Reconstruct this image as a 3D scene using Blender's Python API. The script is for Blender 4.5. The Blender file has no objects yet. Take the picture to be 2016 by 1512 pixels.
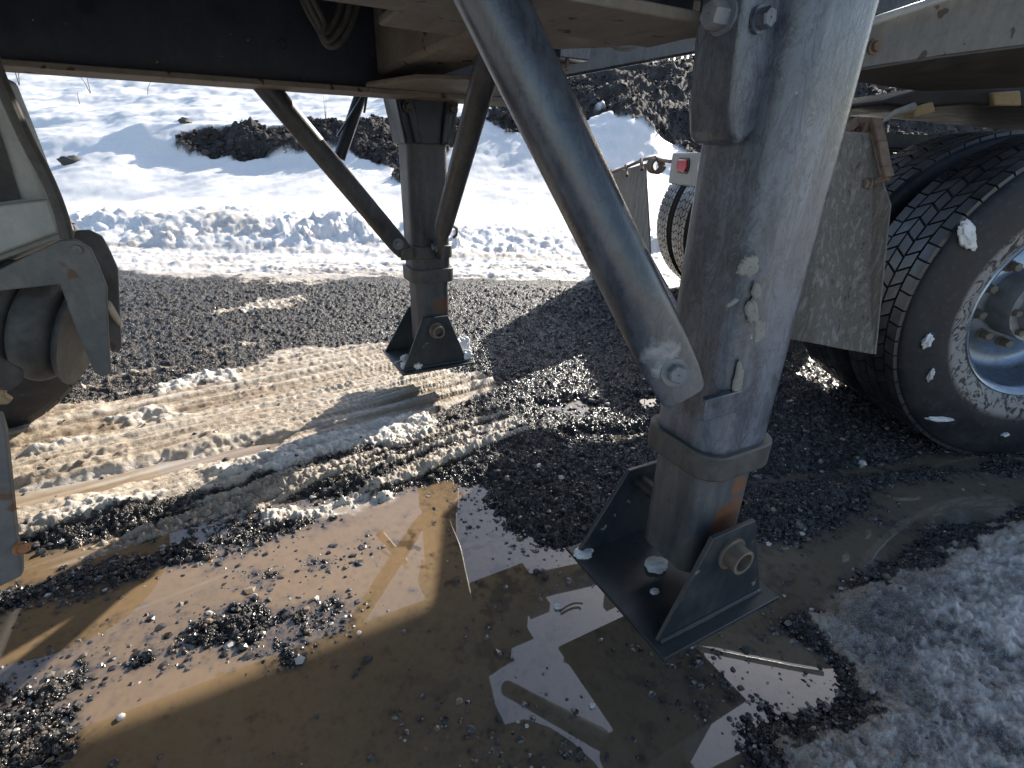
import bpy, math, random
import numpy as np
from mathutils import Vector, Matrix

# ---------------------------------------------------------------- camera, light, exposure
random.seed(7)
RNG = np.random.default_rng(7)
S = bpy.context.scene
COL = S.collection
CAM_H = 0.92
FPX = 1000.0                       # focal length in pixels of a 2016 px wide picture
PITCH, YAW, ROLL = [math.radians(v) for v in (24.33, 28.39, 1.39)]
_cp, _sp, _cy, _sy = math.cos(PITCH), math.sin(PITCH), math.cos(YAW), math.sin(YAW)
FW = np.array([_sy*_cp, _cy*_cp, -_sp])
_r = np.array([_cy, -_sy, 0.0]); _u = np.cross(_r, FW)
RT = math.cos(ROLL)*_r + math.sin(ROLL)*_u
UP = -math.sin(ROLL)*_r + math.cos(ROLL)*_u
cam = bpy.data.cameras.new('camera')
cam.sensor_fit = 'HORIZONTAL'; cam.sensor_width = 36.0
cam.lens = 36.0*FPX/2016.0
cam.clip_start = 0.02; cam.clip_end = 2000
co = bpy.data.objects.new('camera', cam); COL.objects.link(co)
co.matrix_world = Matrix(((RT[0], UP[0], -FW[0], 0), (RT[1], UP[1], -FW[1], 0), (RT[2], UP[2], -FW[2], CAM_H), (0, 0, 0, 1)))
S.camera = co

SUN_AZ = np.array([0.857, 0.515]); SUN_EL = math.radians(27)
w = bpy.data.worlds.new('World'); S.world = w; w.use_nodes = True
nt = w.node_tree; nt.nodes.clear()
sky = nt.nodes.new('ShaderNodeTexSky'); sky.sky_type = 'NISHITA'; sky.sun_disc = False
sky.sun_elevation = SUN_EL; sky.sun_rotation = math.atan2(SUN_AZ[0], SUN_AZ[1])
sky.air_density = 1.0; sky.dust_density = 1.6; sky.ozone_density = 1.0
bg = nt.nodes.new('ShaderNodeBackground'); bg.inputs[1].default_value = 0.13
wo = nt.nodes.new('ShaderNodeOutputWorld')
nt.links.new(sky.outputs[0], bg.inputs[0]); nt.links.new(bg.outputs[0], wo.inputs[0])
sl = bpy.data.lights.new('sun', 'SUN'); sl.energy = 5.0; sl.angle = math.radians(0.55); sl.color = (1.0, 0.93, 0.82)
so = bpy.data.objects.new('sun', sl); COL.objects.link(so)
so.rotation_euler = Vector((-SUN_AZ[0]*math.cos(SUN_EL), -SUN_AZ[1]*math.cos(SUN_EL), -math.sin(SUN_EL))).to_track_quat('-Z', 'Y').to_euler()
so.location = (20, 12, 14)
S.view_settings.view_transform = 'Standard'; S.view_settings.look = 'None'
S.view_settings.gamma = 1.0; S.view_settings.use_curve_mapping = False
S.view_settings.exposure = 0.98
S.cycles.max_bounces = 6; S.cycles.diffuse_bounces = 4; S.cycles.glossy_bounces = 3
S.cycles.caustics_reflective = False; S.cycles.caustics_refractive = False

# ---------------------------------------------------------------- measuring helpers
def ray(x, y): return FW + RT*((x-1008)/FPX) + UP*((756-y)/FPX)
def at_z(x, y, z=0.0):
    d = ray(x, y); t = (z-CAM_H)/d[2]; return np.array([d[0]*t, d[1]*t, z])
def at_y(x, y, Y):
    d = ray(x, y); p = d*(Y/d[1]); p[2] += CAM_H; return p

# ---------------------------------------------------------------- materials
def mat(name):
    m = bpy.data.materials.new(name); m.use_nodes = True
    t = m.node_tree; b = t.nodes['Principled BSDF']; return m, t, b
def nd(t, k, **kw):
    n = t.nodes.new(k)
    for a, v in kw.items():
        if a.startswith('i_'):
            key = a[2:]; key = int(key) if key.isdigit() else key.replace('_', ' ')
            n.inputs[key].default_value = v
        else: setattr(n, a, v)
    return n
def ramp(t, src, stops):
    r = t.nodes.new('ShaderNodeValToRGB'); e = r.color_ramp.elements
    e[0].position, e[0].color = stops[0][0], (*stops[0][1], 1)
    e[1].position, e[1].color = stops[-1][0], (*stops[-1][1], 1)
    for p, c in stops[1:-1]:
        x = e.new(p); x.color = (*c, 1)
    t.links.new(src, r.inputs[0]); return r.outputs[0]
def g(v): return (v, v, v)
def mixc(t, f, a, b):
    m = t.nodes.new('ShaderNodeMix'); m.data_type = 'RGBA'
    for i, v in ((0, f), (6, a), (7, b)):
        if hasattr(v, 'is_linked'): t.links.new(v, m.inputs[i])
        elif i == 0: m.inputs[0].default_value = v
        else: m.inputs[i].default_value = (*v, 1)
    return m.outputs[2]
def coords(t, scale=(1, 1, 1), rot=(0, 0, 0)):
    c = t.nodes.new('ShaderNodeTexCoord'); m = t.nodes.new('ShaderNodeMapping')
    m.inputs['Scale'].default_value = scale; m.inputs['Rotation'].default_value = rot
    t.links.new(c.outputs['Object'], m.inputs[0]); return m.outputs[0]
def noise(t, v, scale, detail=5, rough=.6, dist=0.0):
    n = nd(t, 'ShaderNodeTexNoise', i_Scale=scale, i_Detail=detail, i_Roughness=rough, i_Distortion=dist)
    t.links.new(v, n.inputs['Vector']); return n.outputs[0]
def bump(t, b, h, strength=.3, dist=.002):
    n = nd(t, 'ShaderNodeBump', i_Strength=strength, i_Distance=dist)
    t.links.new(h, n.inputs['Height']); t.links.new(n.outputs[0], b.inputs['Normal'])
def metal_paint(name, base, dust, amount=.5, rough=(.35, .7), streak=(1, 1, .12), fine=60, spots=None, spec=.5, bstr=.25, stains=(), metallic=0.0, top_dust=0.0, veins=0.0):
    """painted or galvanised steel under road grime; stains = (centre, radius, colour)"""
    m, t, b = mat(name)
    v0 = coords(t); vs = coords(t, streak)
    n1 = noise(t, v0, 9, 7, .65); n2 = noise(t, vs, 32, 6, .65, .4); n3 = noise(t, v0, fine, 4, .7)
    mul = nd(t, 'ShaderNodeMath', operation='MULTIPLY'); t.links.new(n1, mul.inputs[0]); t.links.new(n2, mul.inputs[1])
    f = ramp(t, mul.outputs[0], [(.12, g(0)), (.26, g(amount*.45)), (.42, g(amount))])
    c = mixc(t, f, base, dust)
    c = mixc(t, ramp(t, n3, [(.5, g(0)), (.75, g(.35))]), c, tuple(x*.45 for x in base))
    if veins:                                 # fine crazed lines and pale salt bloom in the old paint
        vv = coords(t, (1, 1, .42)); w1 = noise(t, vv, 34, 9, .72, 1.1)
        c = mixc(t, ramp(t, w1, [(.455, g(0)), (.49, g(veins)), (.505, g(veins)), (.54, g(0))]), c, tuple(x*.45 for x in base))
        w2 = noise(t, vv, 16, 8, .7, .5)
        c = mixc(t, ramp(t, w2, [(.50, g(0)), (.72, g(veins*.75))]), c, tuple(min(1, x*1.35) for x in dust))
    if spots:
        n4 = noise(t, v0, spots[1], 2, .5)
        c = mixc(t, ramp(t, n4, [(spots[2], g(0)), (spots[2]+.03, g(1))]), c, spots[0])
    if top_dust:
        ge = t.nodes.new('ShaderNodeNewGeometry'); sx = t.nodes.new('ShaderNodeSeparateXYZ'); t.links.new(ge.outputs['Normal'], sx.inputs[0])
        c = mixc(t, ramp(t, sx.outputs[2], [(.3, g(0)), (.8, g(top_dust))]), c, dust)
    for ctr, rad, colr in stains:
        dn = nd(t, 'ShaderNodeVectorMath', operation='DISTANCE'); dn.inputs[1].default_value = ctr
        mp = nd(t, 'ShaderNodeVectorMath', operation='MULTIPLY_ADD'); mp.inputs[1].default_value = (rad*1.4,)*3
        nn = nd(t, 'ShaderNodeTexNoise', i_Scale=28.0, i_Detail=6.0, i_Roughness=.7); t.links.new(v0, nn.inputs['Vector'])
        t.links.new(nn.outputs[1], mp.inputs[0]); t.links.new(v0, mp.inputs[2])
        t.links.new(mp.outputs[0], dn.inputs[0])
        dn.inputs[1].default_value = tuple(a+rad*.7 for a in ctr)
        k = ramp(t, dn.outputs['Value'], [(0, g(1)), (rad*.7, g(.95)), (rad, g(0))])
        c = mixc(t, k, c, colr) if not isinstance(colr, list) else mixc(t, k, c, mixc(t, n3, colr[0], colr[1]))
    t.links.new(c, b.inputs['Base Color'])
    t.links.new(ramp(t, n1, [(.3, g(rough[0])), (.7, g(rough[1]))]), b.inputs['Roughness'])
    b.inputs['Metallic'].default_value = metallic; b.inputs['Specular IOR Level'].default_value = spec
    ad = nd(t, 'ShaderNodeMath', operation='ADD'); t.links.new(n3, ad.inputs[0]); t.links.new(n2, ad.inputs[1])
    bump(t, b, ad.outputs[0], bstr, .0015)
    return m

DUST = (.20, .175, .145)
M = {}
def loc0(p): return (float(p[0])-.66, float(p[1])-1.2, float(p[2]))
M['navy'] = metal_paint('navy_painted_steel', (.008, .013, .026), (.060, .062, .070), .38, (.3, .7), (1, 1, .3), 120, spots=((.22, .19, .16), 62, .735))
M['under'] = metal_paint('dusty_underside_steel', (.125, .107, .088), (.22, .19, .155), .9, (.6, .9), (1, .4, 1), 70, spots=((.05, .032, .025), 26, .66), spec=.25)
M['web2'] = metal_paint('grey_dusty_steel', (.135, .135, .13), (.24, .225, .20), .8, (.5, .85), (1, 1, .3), 50, spots=((.07, .055, .045), 20, .64), spec=.3)
M['leg_near'] = metal_paint('blue_grey_landing_leg_paint', (.019, .026, .040), (.145, .17, .212), 1.0, (.24, .42), (1, 1, .08), 120, bstr=.5, spec=.9, veins=.62, spots=((.30, .29, .27), 55, .76))
M['leg_low'] = metal_paint('dark_leg_steel_with_rust', (.035, .042, .052), (.12, .12, .12), .8, (.3, .6), (1, 1, .15), 60, bstr=.3)
M['brace'] = metal_paint('dark_blue_brace_tube', (.014, .020, .032), (.105, .115, .135), .75, (.22, .42), (1, 1, .3), 90, spots=((.34, .34, .34), 20, .735), spec=.9, veins=.5, stains=((loc0(at_y(1330, 735, .41)), .055, [(.42, .43, .44), (.10, .12, .14)]), (loc0(at_y(1285, 650, .42)), .030, [(.36, .38, .40), (.06, .07, .09)])))
M['far_steel'] = metal_paint('grimy_far_leg_steel', (.020, .024, .029), (.095, .096, .098), .8, (.35, .65), (1, 1, .15), 110, veins=.4)
M['foot'] = metal_paint('black_blue_foot_paint', (.010, .018, .027), (.075, .075, .07), .6, (.25, .55), (1, 1, .6), 50, spots=((.22, .19, .16), 26, .70), top_dust=.35)
M['collar'] = metal_paint('dark_collar_steel', (.030, .031, .032), (.15, .14, .125), .6, (.4, .7), (1, 1, .6), 60, top_dust=.6)
M['rusty'] = metal_paint('rusty_steel', (.13, .07, .04), (.30, .24, .18), .8, (.6, .9), (1, 1, 1), 60)
M['dirty_alu'] = metal_paint('dirty_light_steel', (.26, .24, .21), (.42, .39, .34), .8, (.5, .8), (1, 1, .4), 50)
M['bare'] = metal_paint('worn_bolt_steel', (.10, .12, .145), (.30, .30, .29), .7, (.3, .6), (1, 1, 1), 60)
M['pin'] = metal_paint('worn_pin_steel', (.11, .085, .065), (.28, .25, .20), .8, (.4, .7), (1, 1, 1), 60)
M['hose'] = metal_paint('dusty_rubber_hose', (.035, .033, .03), (.13, .12, .10), .8, (.5, .8), (1, 1, 1), 50)
M['susp'] = metal_paint('grey_suspension_steel', (.085, .09, .09), (.20, .19, .175), .9, (.45, .75), (1, 1, .6), 40, spots=((.13, .07, .04), 18, .66))
M['cream'] = metal_paint('pale_painted_suspension_steel', (.30, .31, .29), (.44, .42, .38), .8, (.35, .6), (1, 1, .3), 50, spots=((.10, .06, .04), 22, .70))
M['bellows'] = metal_paint('grey_air_spring_rubber', (.045, .045, .045), (.16, .155, .145), .9, (.5, .8), (1, 1, 1), 40)
M['shade'] = metal_paint('shaded_dark_plate', (.010, .010, .011), (.045, .037, .03), .5, (.5, .8), (1, 1, 1), 50)  # black paint with darker dust, shade put into the fifth wheel's colour
M['under2'] = metal_paint('dark_dusty_flange', (.05, .045, .04), (.11, .095, .08), .8, (.6, .9), (1, .4, 1), 60)
M['black'] = metal_paint('black_chassis_paint', (.012, .012, .013), (.10, .09, .075), .55, (.4, .7), (1, 1, 1), 50)
M['rim'] = metal_paint('polished_aluminium_rim', (.34, .39, .46), (.20, .21, .22), .7, (.16, .42), (1, 1, 1), 40, metallic=.85, bstr=.08)
M['rimdark'] = metal_paint('grimy_aluminium_hub', (.36, .37, .38), (.18, .16, .14), .7, (.3, .6), (1, 1, 1), 50, metallic=.4)
M['orange'] = metal_paint('orange_painted_nut', (.42, .16, .05), (.25, .18, .12), .6, (.5, .8), (1, 1, 1), 50)
M['amber'] = metal_paint('ochre_grease_steel', (.42, .30, .15), (.20, .15, .10), .5, (.5, .8), (1, 1, 1), 60)

def rubber(name, ring=None, tread=False):
    m, t, b = mat(name); v = coords(t)
    n1 = noise(t, v, 7, 6, .7); n2 = noise(t, v, 55, 5, .7)
    c = mixc(t, ramp(t, n1, [(.42, g(0)), (.75, g(.55))]), (.011, .012, .016), (.060, .058, .058))
    c = mixc(t, ramp(t, n2, [(.56, g(0)), (.8, g(.5))]), c, (.10, .10, .105))
    if ring:                                   # dried mud ring round the bead, cracked
        sx = t.nodes.new('ShaderNodeSeparateXYZ'); t.links.new(v, sx.inputs[0])
        cb = t.nodes.new('ShaderNodeCombineXYZ'); t.links.new(sx.outputs[0], cb.inputs[0]); t.links.new(sx.outputs[2], cb.inputs[2])
        ln = nd(t, 'ShaderNodeVectorMath', operation='LENGTH'); t.links.new(cb.outputs[0], ln.inputs[0])
        k = ramp(t, ln.outputs['Value'], [(ring[0]-.01, g(0)), (ring[0], g(1)), (ring[1], g(.9)), (ring[1]+.02, g(0))])
        vv = coords(t, (1, 1, 1)); wv = noise(t, vv, 21, 6, .62, 2.2)
        k2 = ramp(t, wv, [(.42, g(0)), (.5, g(1))])
        mm = nd(t, 'ShaderNodeMath', operation='MULTIPLY'); t.links.new(k, mm.inputs[0]); t.links.new(k2, mm.inputs[1])
        c = mixc(t, mm.outputs[0], c, (.27, .255, .245))
    t.links.new(c, b.inputs['Base Color'])
    t.links.new(ramp(t, n1, [(.3, g(.20 if tread else .42)), (.7, g(.62))]), b.inputs['Roughness'])
    b.inputs['Specular IOR Level'].default_value = .8 if tread else .32
    bump(t, b, n2, .35, .0015); return m
M['tread'] = rubber('wet_tyre_tread_rubber', tread=True)
M['sidewall'] = rubber('muddy_tyre_sidewall_rubber', ring=(.285, .345))
M['sidewall_far'] = rubber('tyre_sidewall_rubber')

def flap_mat():
    m, t, b = mat('mud_caked_flap_rubber')
    v = coords(t, (1, 1, .055)); v0 = coords(t)
    n1 = noise(t, v, 75, 8, .66, .35); n2 = noise(t, v0, 90, 4, .7); n3 = noise(t, v0, 6, 4)
    c = ramp(t, n1, [(.34, (.07, .060, .050)), (.44, (.19, .170, .145)), (.50, (.13, .116, .098)), (.56, (.22, .198, .17)), (.68, (.30, .275, .24))])
    c = mixc(t, ramp(t, n2, [(.5, g(0)), (.8, g(.4))]), c, (.06, .055, .05))
    t.links.new(c, b.inputs['Base Color']); b.inputs['Roughness'].default_value = .75
    bump(t, b, n1, .5, .003); return m
M['flap'] = flap_mat()
def plain(name, colr, rough=.5, emit=None, **k):
    m, t, b = mat(name); v = coords(t)
    c = mixc(t, ramp(t, noise(t, v, 40, 4), [(.4, g(0)), (.8, g(.35))]), colr, tuple(x*.5 for x in colr))
    t.links.new(c, b.inputs['Base Color']); b.inputs['Roughness'].default_value = rough
    for a, vv in k.items(): b.inputs[a.replace('_', ' ')].default_value = vv
    return m
M['red'] = plain('red_lamp_lens', (.55, .02, .03), .25)
M['white_lens'] = plain('frosted_white_lens', (.62, .60, .56), .35)
M['bark'] = plain('bare_tree_bark', (.16, .13, .11), .9)
M['twig'] = plain('dry_weed_stem', (.12, .09, .07), .9)
M['rock'] = plain('dark_rock', (.05, .046, .044), .7)
M['quartz'] = plain('pale_wet_pebble', (.62, .60, .56), .25)
def snowmat(name, base=(.86, .88, .92), dirt=None, fine=110, rough=.55, bs=.5, attr=False):
    m, t, b = mat(name); v = coords(t)
    n1 = noise(t, v, fine, 5, .75); n2 = noise(t, v, 14, 5, .6)
    if attr:
        a = nd(t, 'ShaderNodeAttribute', attribute_name='Col'); c = a.outputs[0]
        n5 = noise(t, v, fine*2.6, 3, .7)
        c = mixc(t, ramp(t, n1, [(.35, g(.5)), (.6, g(0))]), c, mixc(t, .5, c, (.1, .08, .06)))
        c = mixc(t, ramp(t, n5, [(.5, g(0)), (.72, g(.6))]), c, (.80, .77, .72))  # pale specks painted in for the glitter of the grains
        t.links.new(a.outputs['Alpha'], b.inputs['Roughness'])
    else:
        c = mixc(t, ramp(t, n2, [(.45, g(0)), (.7, g(.5 if dirt else 0))]), base, dirt or base); b.inputs['Roughness'].default_value = rough
    t.links.new(c, b.inputs['Base Color']); bump(t, b, n1, bs, .006)
    return m
M['ice'] = snowmat('granular_ice', (.78, .80, .82), (.5, .44, .36), 160, .3, .7)
M['snow'] = snowmat('old_snow', attr=True, fine=60, bs=.35)
M['slush'] = snowmat('dirty_slush', attr=True, fine=170, bs=.55)

def gravelmat():
    m, t, b = mat('wet_dark_gravel'); v = coords(t)
    a = nd(t, 'ShaderNodeAttribute', attribute_name='Col')
    vo = nd(t, 'ShaderNodeTexVoronoi', i_Scale=95.0); t.links.new(v, vo.inputs['Vector'])
    vo2 = nd(t, 'ShaderNodeTexVoronoi', i_Scale=210.0); t.links.new(v, vo2.inputs['Vector'])
    sx = t.nodes.new('ShaderNodeSeparateColor'); t.links.new(vo.outputs['Color'], sx.inputs[0])
    k = ramp(t, sx.outputs[0], [(0, g(.25)), (.6, g(.75)), (.86, g(1.3)), (1, (2.6, 2.3, 2.0))])
    mu = t.nodes.new('ShaderNodeMix'); mu.data_type = 'RGBA'; mu.blend_type = 'MULTIPLY'; mu.inputs[0].default_value = 1
    t.links.new(a.outputs[0], mu.inputs[6]); t.links.new(k, mu.inputs[7])
    t.links.new(mu.outputs[2], b.inputs['Base Color'])
    t.links.new(a.outputs['Alpha'], b.inputs['Roughness'])
    ad = nd(t, 'ShaderNodeMath', operation='ADD'); t.links.new(vo.outputs['Distance'], ad.inputs[0]); t.links.new(vo2.outputs['Distance'], ad.inputs[1])
    ad2 = nd(t, 'ShaderNodeMath', operation='MULTIPLY'); t.links.new(ad.outputs[0], ad2.inputs[0]); ad2.inputs[1].default_value = -1
    bump(t, b, ad2.outputs[0], 1.0, .008); return m
M['gravel'] = gravelmat()
def watermat():
    m, t, b = mat('muddy_melt_water')
    a = nd(t, 'ShaderNodeAttribute', attribute_name='Col'); t.links.new(a.outputs[0], b.inputs['Base Color'])
    b.inputs['Roughness'].default_value = .012; b.inputs['IOR'].default_value = 1.85
    v = coords(t); n = noise(t, v, 9, 2, .5); bump(t, b, n, .03, .002); return m
M['water'] = watermat()
def pebblemat():
    m, t, b = mat('wet_pebbles'); a = nd(t, 'ShaderNodeAttribute', attribute_name='Col')
    t.links.new(a.outputs[0], b.inputs['Base Color']); b.inputs['Roughness'].default_value = .27
    b.inputs['Specular IOR Level'].default_value = .55; return m
M['pebble'] = pebblemat()
M['clod'] = pebblemat(); M['clod'].name = 'dull_clods'; M['clod'].node_tree.nodes['Principled BSDF'].inputs['Roughness'].default_value = .8; M['clod'].node_tree.nodes['Principled BSDF'].inputs['Specular IOR Level'].default_value = .2

# ---------------------------------------------------------------- mesh helpers
class MB:
    def __init__(s): s.v = []; s.f = []
    def add(s, vs, fs):
        n = len(s.v); s.v += [tuple(map(float, p)) for p in vs]; s.f += [tuple(i+n for i in f) for f in fs]; return s
    def box(s, lo, hi):
        x0, y0, z0 = lo; x1, y1, z1 = hi
        return s.add([(x0, y0, z0), (x1, y0, z0), (x1, y1, z0), (x0, y1, z0), (x0, y0, z1), (x1, y0, z1), (x1, y1, z1), (x0, y1, z1)],
                     [(0, 3, 2, 1), (4, 5, 6, 7), (0, 1, 5, 4), (1, 2, 6, 5), (2, 3, 7, 6), (3, 0, 4, 7)])
    def bar(s, a, b, wd, ht, upv=(0, 0, 1)):
        a = Vector(a); b = Vector(b); d = (b-a).normalized(); r = d.cross(Vector(upv)).normalized(); q = r.cross(d)
        vs = []
        for p in (a, b):
            for i, j in ((-1, -1), (1, -1), (1, 1), (-1, 1)): vs.append(p+r*(i*wd/2)+q*(j*ht/2))
        return s.add(vs, [(3, 2, 1, 0), (4, 5, 6, 7), (0, 1, 5, 4), (1, 2, 6, 5), (2, 3, 7, 6), (3, 0, 4, 7)])
    def tube(s, pts, rad, n=24, cap=True):
        pts = [Vector(p) for p in pts]; rad = rad if hasattr(rad, '__len__') else [rad]*len(pts)
        vs = []; fs = []; prev = None
        for i, p in enumerate(pts):
            d = (pts[min(i+1, len(pts)-1)]-pts[max(i-1, 0)]).normalized()
            if prev is None:
                r = d.orthogonal().normalized()
            else: r = (prev-d*prev.dot(d)).normalized()
            prev = r; q = d.cross(r)
            for k in range(n):
                t = 2*math.pi*k/n; vs.append(p+(r*math.cos(t)+q*math.sin(t))*rad[i])
        for i in range(len(pts)-1):
            for k in range(n): fs.append((i*n+k, i*n+(k+1) % n, (i+1)*n+(k+1) % n, (i+1)*n+k))
        if cap: fs += [tuple(range(n-1, -1, -1)), tuple(range((len(pts)-1)*n, len(pts)*n))]
        return s.add(vs, fs)
    def lathe(s, prof, c, ax, n=64, closed=False):
        """prof = (distance along ax, radius)"""
        c = Vector(c); ax = Vector(ax).normalized(); r = ax.orthogonal().normalized(); q = ax.cross(r); vs = []; fs = []
        for a, rr in prof:
            for k in range(n):
                t = 2*math.pi*k/n; vs.append(c+ax*a+(r*math.cos(t)+q*math.sin(t))*rr)
        m = len(prof)
        for i in range(m if closed else m-1):
            j = (i+1) % m
            for k in range(n): fs.append((i*n+k, i*n+(k+1) % n, j*n+(k+1) % n, j*n+k))
        return s.add(vs, fs)
    def prism(s, poly, off):
        """poly = 3-D outline, off = thickness vector"""
        n = len(poly); off = Vector(off); p = [Vector(q) for q in poly]
        return s.add(p+[q+off for q in p], [tuple(range(n-1, -1, -1)), tuple(range(n, 2*n))]+[(i, (i+1) % n, n+(i+1) % n, n+i) for i in range(n)])
    def rtube(s, cx, cy, wx, wy, z0, z1, r, seg=6, z_steps=1, cap=True):
        """upright tube of rounded square section"""
        ring = []
        for sx, sy, a0 in ((1, 1, 0), (-1, 1, 90), (-1, -1, 180), (1, -1, 270)):
            for k in range(seg+1):
                a = math.radians(a0+90*k/seg); ring.append((cx+sx*(wx/2-r)+r*math.cos(a), cy+sy*(wy/2-r)+r*math.sin(a)))
        n = len(ring); vs = []; fs = []
        for i in range(z_steps+1):
            z = z0+(z1-z0)*i/z_steps; vs += [(x, y, z) for x, y in ring]
        for i in range(z_steps):
            for k in range(n): fs.append((i*n+k, i*n+(k+1) % n, (i+1)*n+(k+1) % n, (i+1)*n+k))
        if cap: fs += [tuple(range(n-1, -1, -1)), tuple(range(z_steps*n, (z_steps+1)*n))]
        return s.add(vs, fs)
    def hexbolt(s, c, ax, r, h, washer=0.0):
        c = Vector(c); ax = Vector(ax).normalized()
        if washer: s.lathe([(0, 0.001), (0, washer), (.004, washer), (.004, .001)], c, ax, 20); c = c+ax*.004
        return s.lathe([(0, .001), (0, r), (h*.85, r), (h, r*.85), (h, .001)], c, ax, 6)
def build(name, mb, material, parent=None, org=(0, 0, 0), smooth=True, bevel=0.0, angle=35):
    me = bpy.data.meshes.new(name)
    o3 = Vector(org)
    me.from_pydata([tuple(Vector(v)-o3) for v in mb.v], [], mb.f); me.update()
    me.materials.append(material)
    o = bpy.data.objects.new(name, me); COL.objects.link(o)
    if parent: o.parent = parent
    if smooth:
        me.polygons.foreach_set('use_smooth', [True]*len(me.polygons))
        try: me.set_sharp_from_angle(angle=math.radians(angle))
        except Exception: pass
    if bevel:
        b = o.modifiers.new('bevel', 'BEVEL'); b.width = bevel; b.segments = 2; b.limit_method = 'ANGLE'; b.angle_limit = math.radians(40); b.harden_normals = False
    return o
def empty(name, loc, label, cat, group=None, rz=0):
    o = bpy.data.objects.new(name, None); COL.objects.link(o); o.location = loc; o.rotation_euler = (0, 0, rz)
    o.empty_display_size = .1
    return tag(o, label, cat, group)
def tag(o, label=None, cat=None, group=None, kind=None):
    if label: o['label'] = label
    if cat: o['category'] = cat
    if group: o['group'] = group
    if kind: o['kind'] = kind
    return o

# ---------------------------------------------------------------- noise for the ground
def _hash(ix, iy, seed):
    h = (ix.astype(np.int64)*374761393 + iy.astype(np.int64)*668265263 + seed*1442695041) & 0xFFFFFFFF
    h = ((h ^ (h >> 13))*1274126177) & 0xFFFFFFFF
    return ((h ^ (h >> 16)) & 0xFFFFFF)/float(0xFFFFFF)
def vnoise(x, y, seed=0):
    ix = np.floor(x); iy = np.floor(y); fx = x-ix; fy = y-iy
    fx = fx*fx*fx*(fx*(fx*6-15)+10); fy = fy*fy*fy*(fy*(fy*6-15)+10)
    a = _hash(ix, iy, seed); b = _hash(ix+1, iy, seed); c = _hash(ix, iy+1, seed); d = _hash(ix+1, iy+1, seed)
    return ((a*(1-fx)+b*fx)*(1-fy)+(c*(1-fx)+d*fx)*fy)*2-1
def fbm(x, y, sc, oct=4, seed=0, gain=.5):
    s = 0; a = 1; n = 0
    for i in range(oct):
        s = s+a*vnoise(x*sc+17.3*i, y*sc-9.1*i, seed+i*13); n += a; a *= gain; sc *= 2.03
    return s/n
def cells(x, y, sc, seed=0):
    """distance to nearest cell point (0..~1) and that cell's random number"""
    x = x*sc; y = y*sc; ix = np.floor(x); iy = np.floor(y)
    best = np.full(x.shape, 9.0); idv = np.zeros(x.shape)
    for dx in (-1, 0, 1):
        for dy in (-1, 0, 1):
            cx = ix+dx; cy = iy+dy
            px = cx+.5+(_hash(cx, cy, seed)-.5)*.9; py = cy+.5+(_hash(cx, cy, seed+5)-.5)*.9
            d = (px-x)**2+(py-y)**2; m = d < best
            best = np.where(m, d, best); idv = np.where(m, _hash(cx, cy, seed+9), idv)
    return np.sqrt(best), idv
def sdf(x, y, poly):
    """signed distance to polygon, positive inside"""
    d = np.full(x.shape, 1e9); ins = np.zeros(x.shape, bool); n = len(poly)
    for i in range(n):
        ax, ay = poly[i][:2]; bx, by = poly[(i+1) % n][:2]; ex, ey = bx-ax, by-ay
        t = np.clip(((x-ax)*ex+(y-ay)*ey)/(ex*ex+ey*ey+1e-12), 0, 1)
        d = np.minimum(d, (x-ax-t*ex)**2+(y-ay-t*ey)**2)
        c = (ay > y) != (by > y)
        with np.errstate(divide='ignore', invalid='ignore'):
            ins ^= c & (x < (bx-ax)*(y-ay)/(by-ay+1e-12)+ax)
    d = np.sqrt(d); return np.where(ins, d, -d)
def G(pts): return [at_z(*p)[:2] for p in pts]       # outlines on the ground, in metres
def sst(a, b, v): t = np.clip((v-a)/(b-a), 0, 1); return t*t*(3-2*t)

# direction of the tyre tracks on the ground
_t0 = at_z(0, 1010)[:2]; _t1 = at_z(905, 765)[:2]; TD = (_t1-_t0)/np.linalg.norm(_t1-_t0); TN = np.array([-TD[1], TD[0]])

SLUSH = G([(-250, 960), (-40, 860), (60, 815), (300, 790), (470, 752), (560, 700), (700, 688), (770, 692), (800, 728), (950, 745), (985, 770), (930, 790), (880, 810), (800, 850), (760, 880), (560, 925), (380, 985), (180, 1020), (30, 1062), (-300, 1160)])
ICE_CAKE = G([(835, 832), (850, 850), (825, 878), (700, 905), (560, 935), (410, 955), (380, 945), (520, 915), (620, 880), (740, 845)])
RIDGES = [G([(310, 780), (350, 765), (470, 745), (465, 758), (380, 772), (315, 790)]),
          G([(180, 842), (300, 815), (420, 828), (300, 850), (230, 850)]),
          G([(30, 905), (190, 862), (200, 880), (60, 915)]),
          G([(520, 1010), (600, 1000), (770, 968), (800, 980), (680, 1010), (560, 1040), (520, 1030)]),
          G([(40, 1035), (200, 1000), (330, 985), (320, 1000), (150, 1040), (50, 1055)]),
          G([(30, 962), (140, 945), (420, 880), (400, 900), (200, 950), (40, 985)])]
CHANNEL = G([(-250, 1040), (20, 968), (160, 945), (320, 905), (480, 878), (560, 870), (530, 888), (380, 925), (200, 968), (30, 1010), (-250, 1090)])
PUDDLE = G([(-500, 1190), (-100, 1110), (60, 1080), (250, 1050), (420, 1010), (520, 985), (760, 985), (830, 940), (900, 935), (960, 960), (975, 1010), (992, 1045), (1100, 1075), (1190, 1085), (1240, 1060), (1300, 1060), (1440, 1020), (1500, 1075), (1590, 1080), (1690, 1010), (1720, 950), (2030, 925), (2300, 930), (2300, 985), (2030, 1000), (1850, 1050), (1760, 1120), (1660, 1190), (1700, 1240), (1590, 1225), (1570, 1240), (1680, 1300), (1700, 1400), (1640, 1440), (1560, 1440), (1520, 1480), (1560, 1560), (1300, 1900), (-200, 2100), (-900, 1600)])
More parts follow.
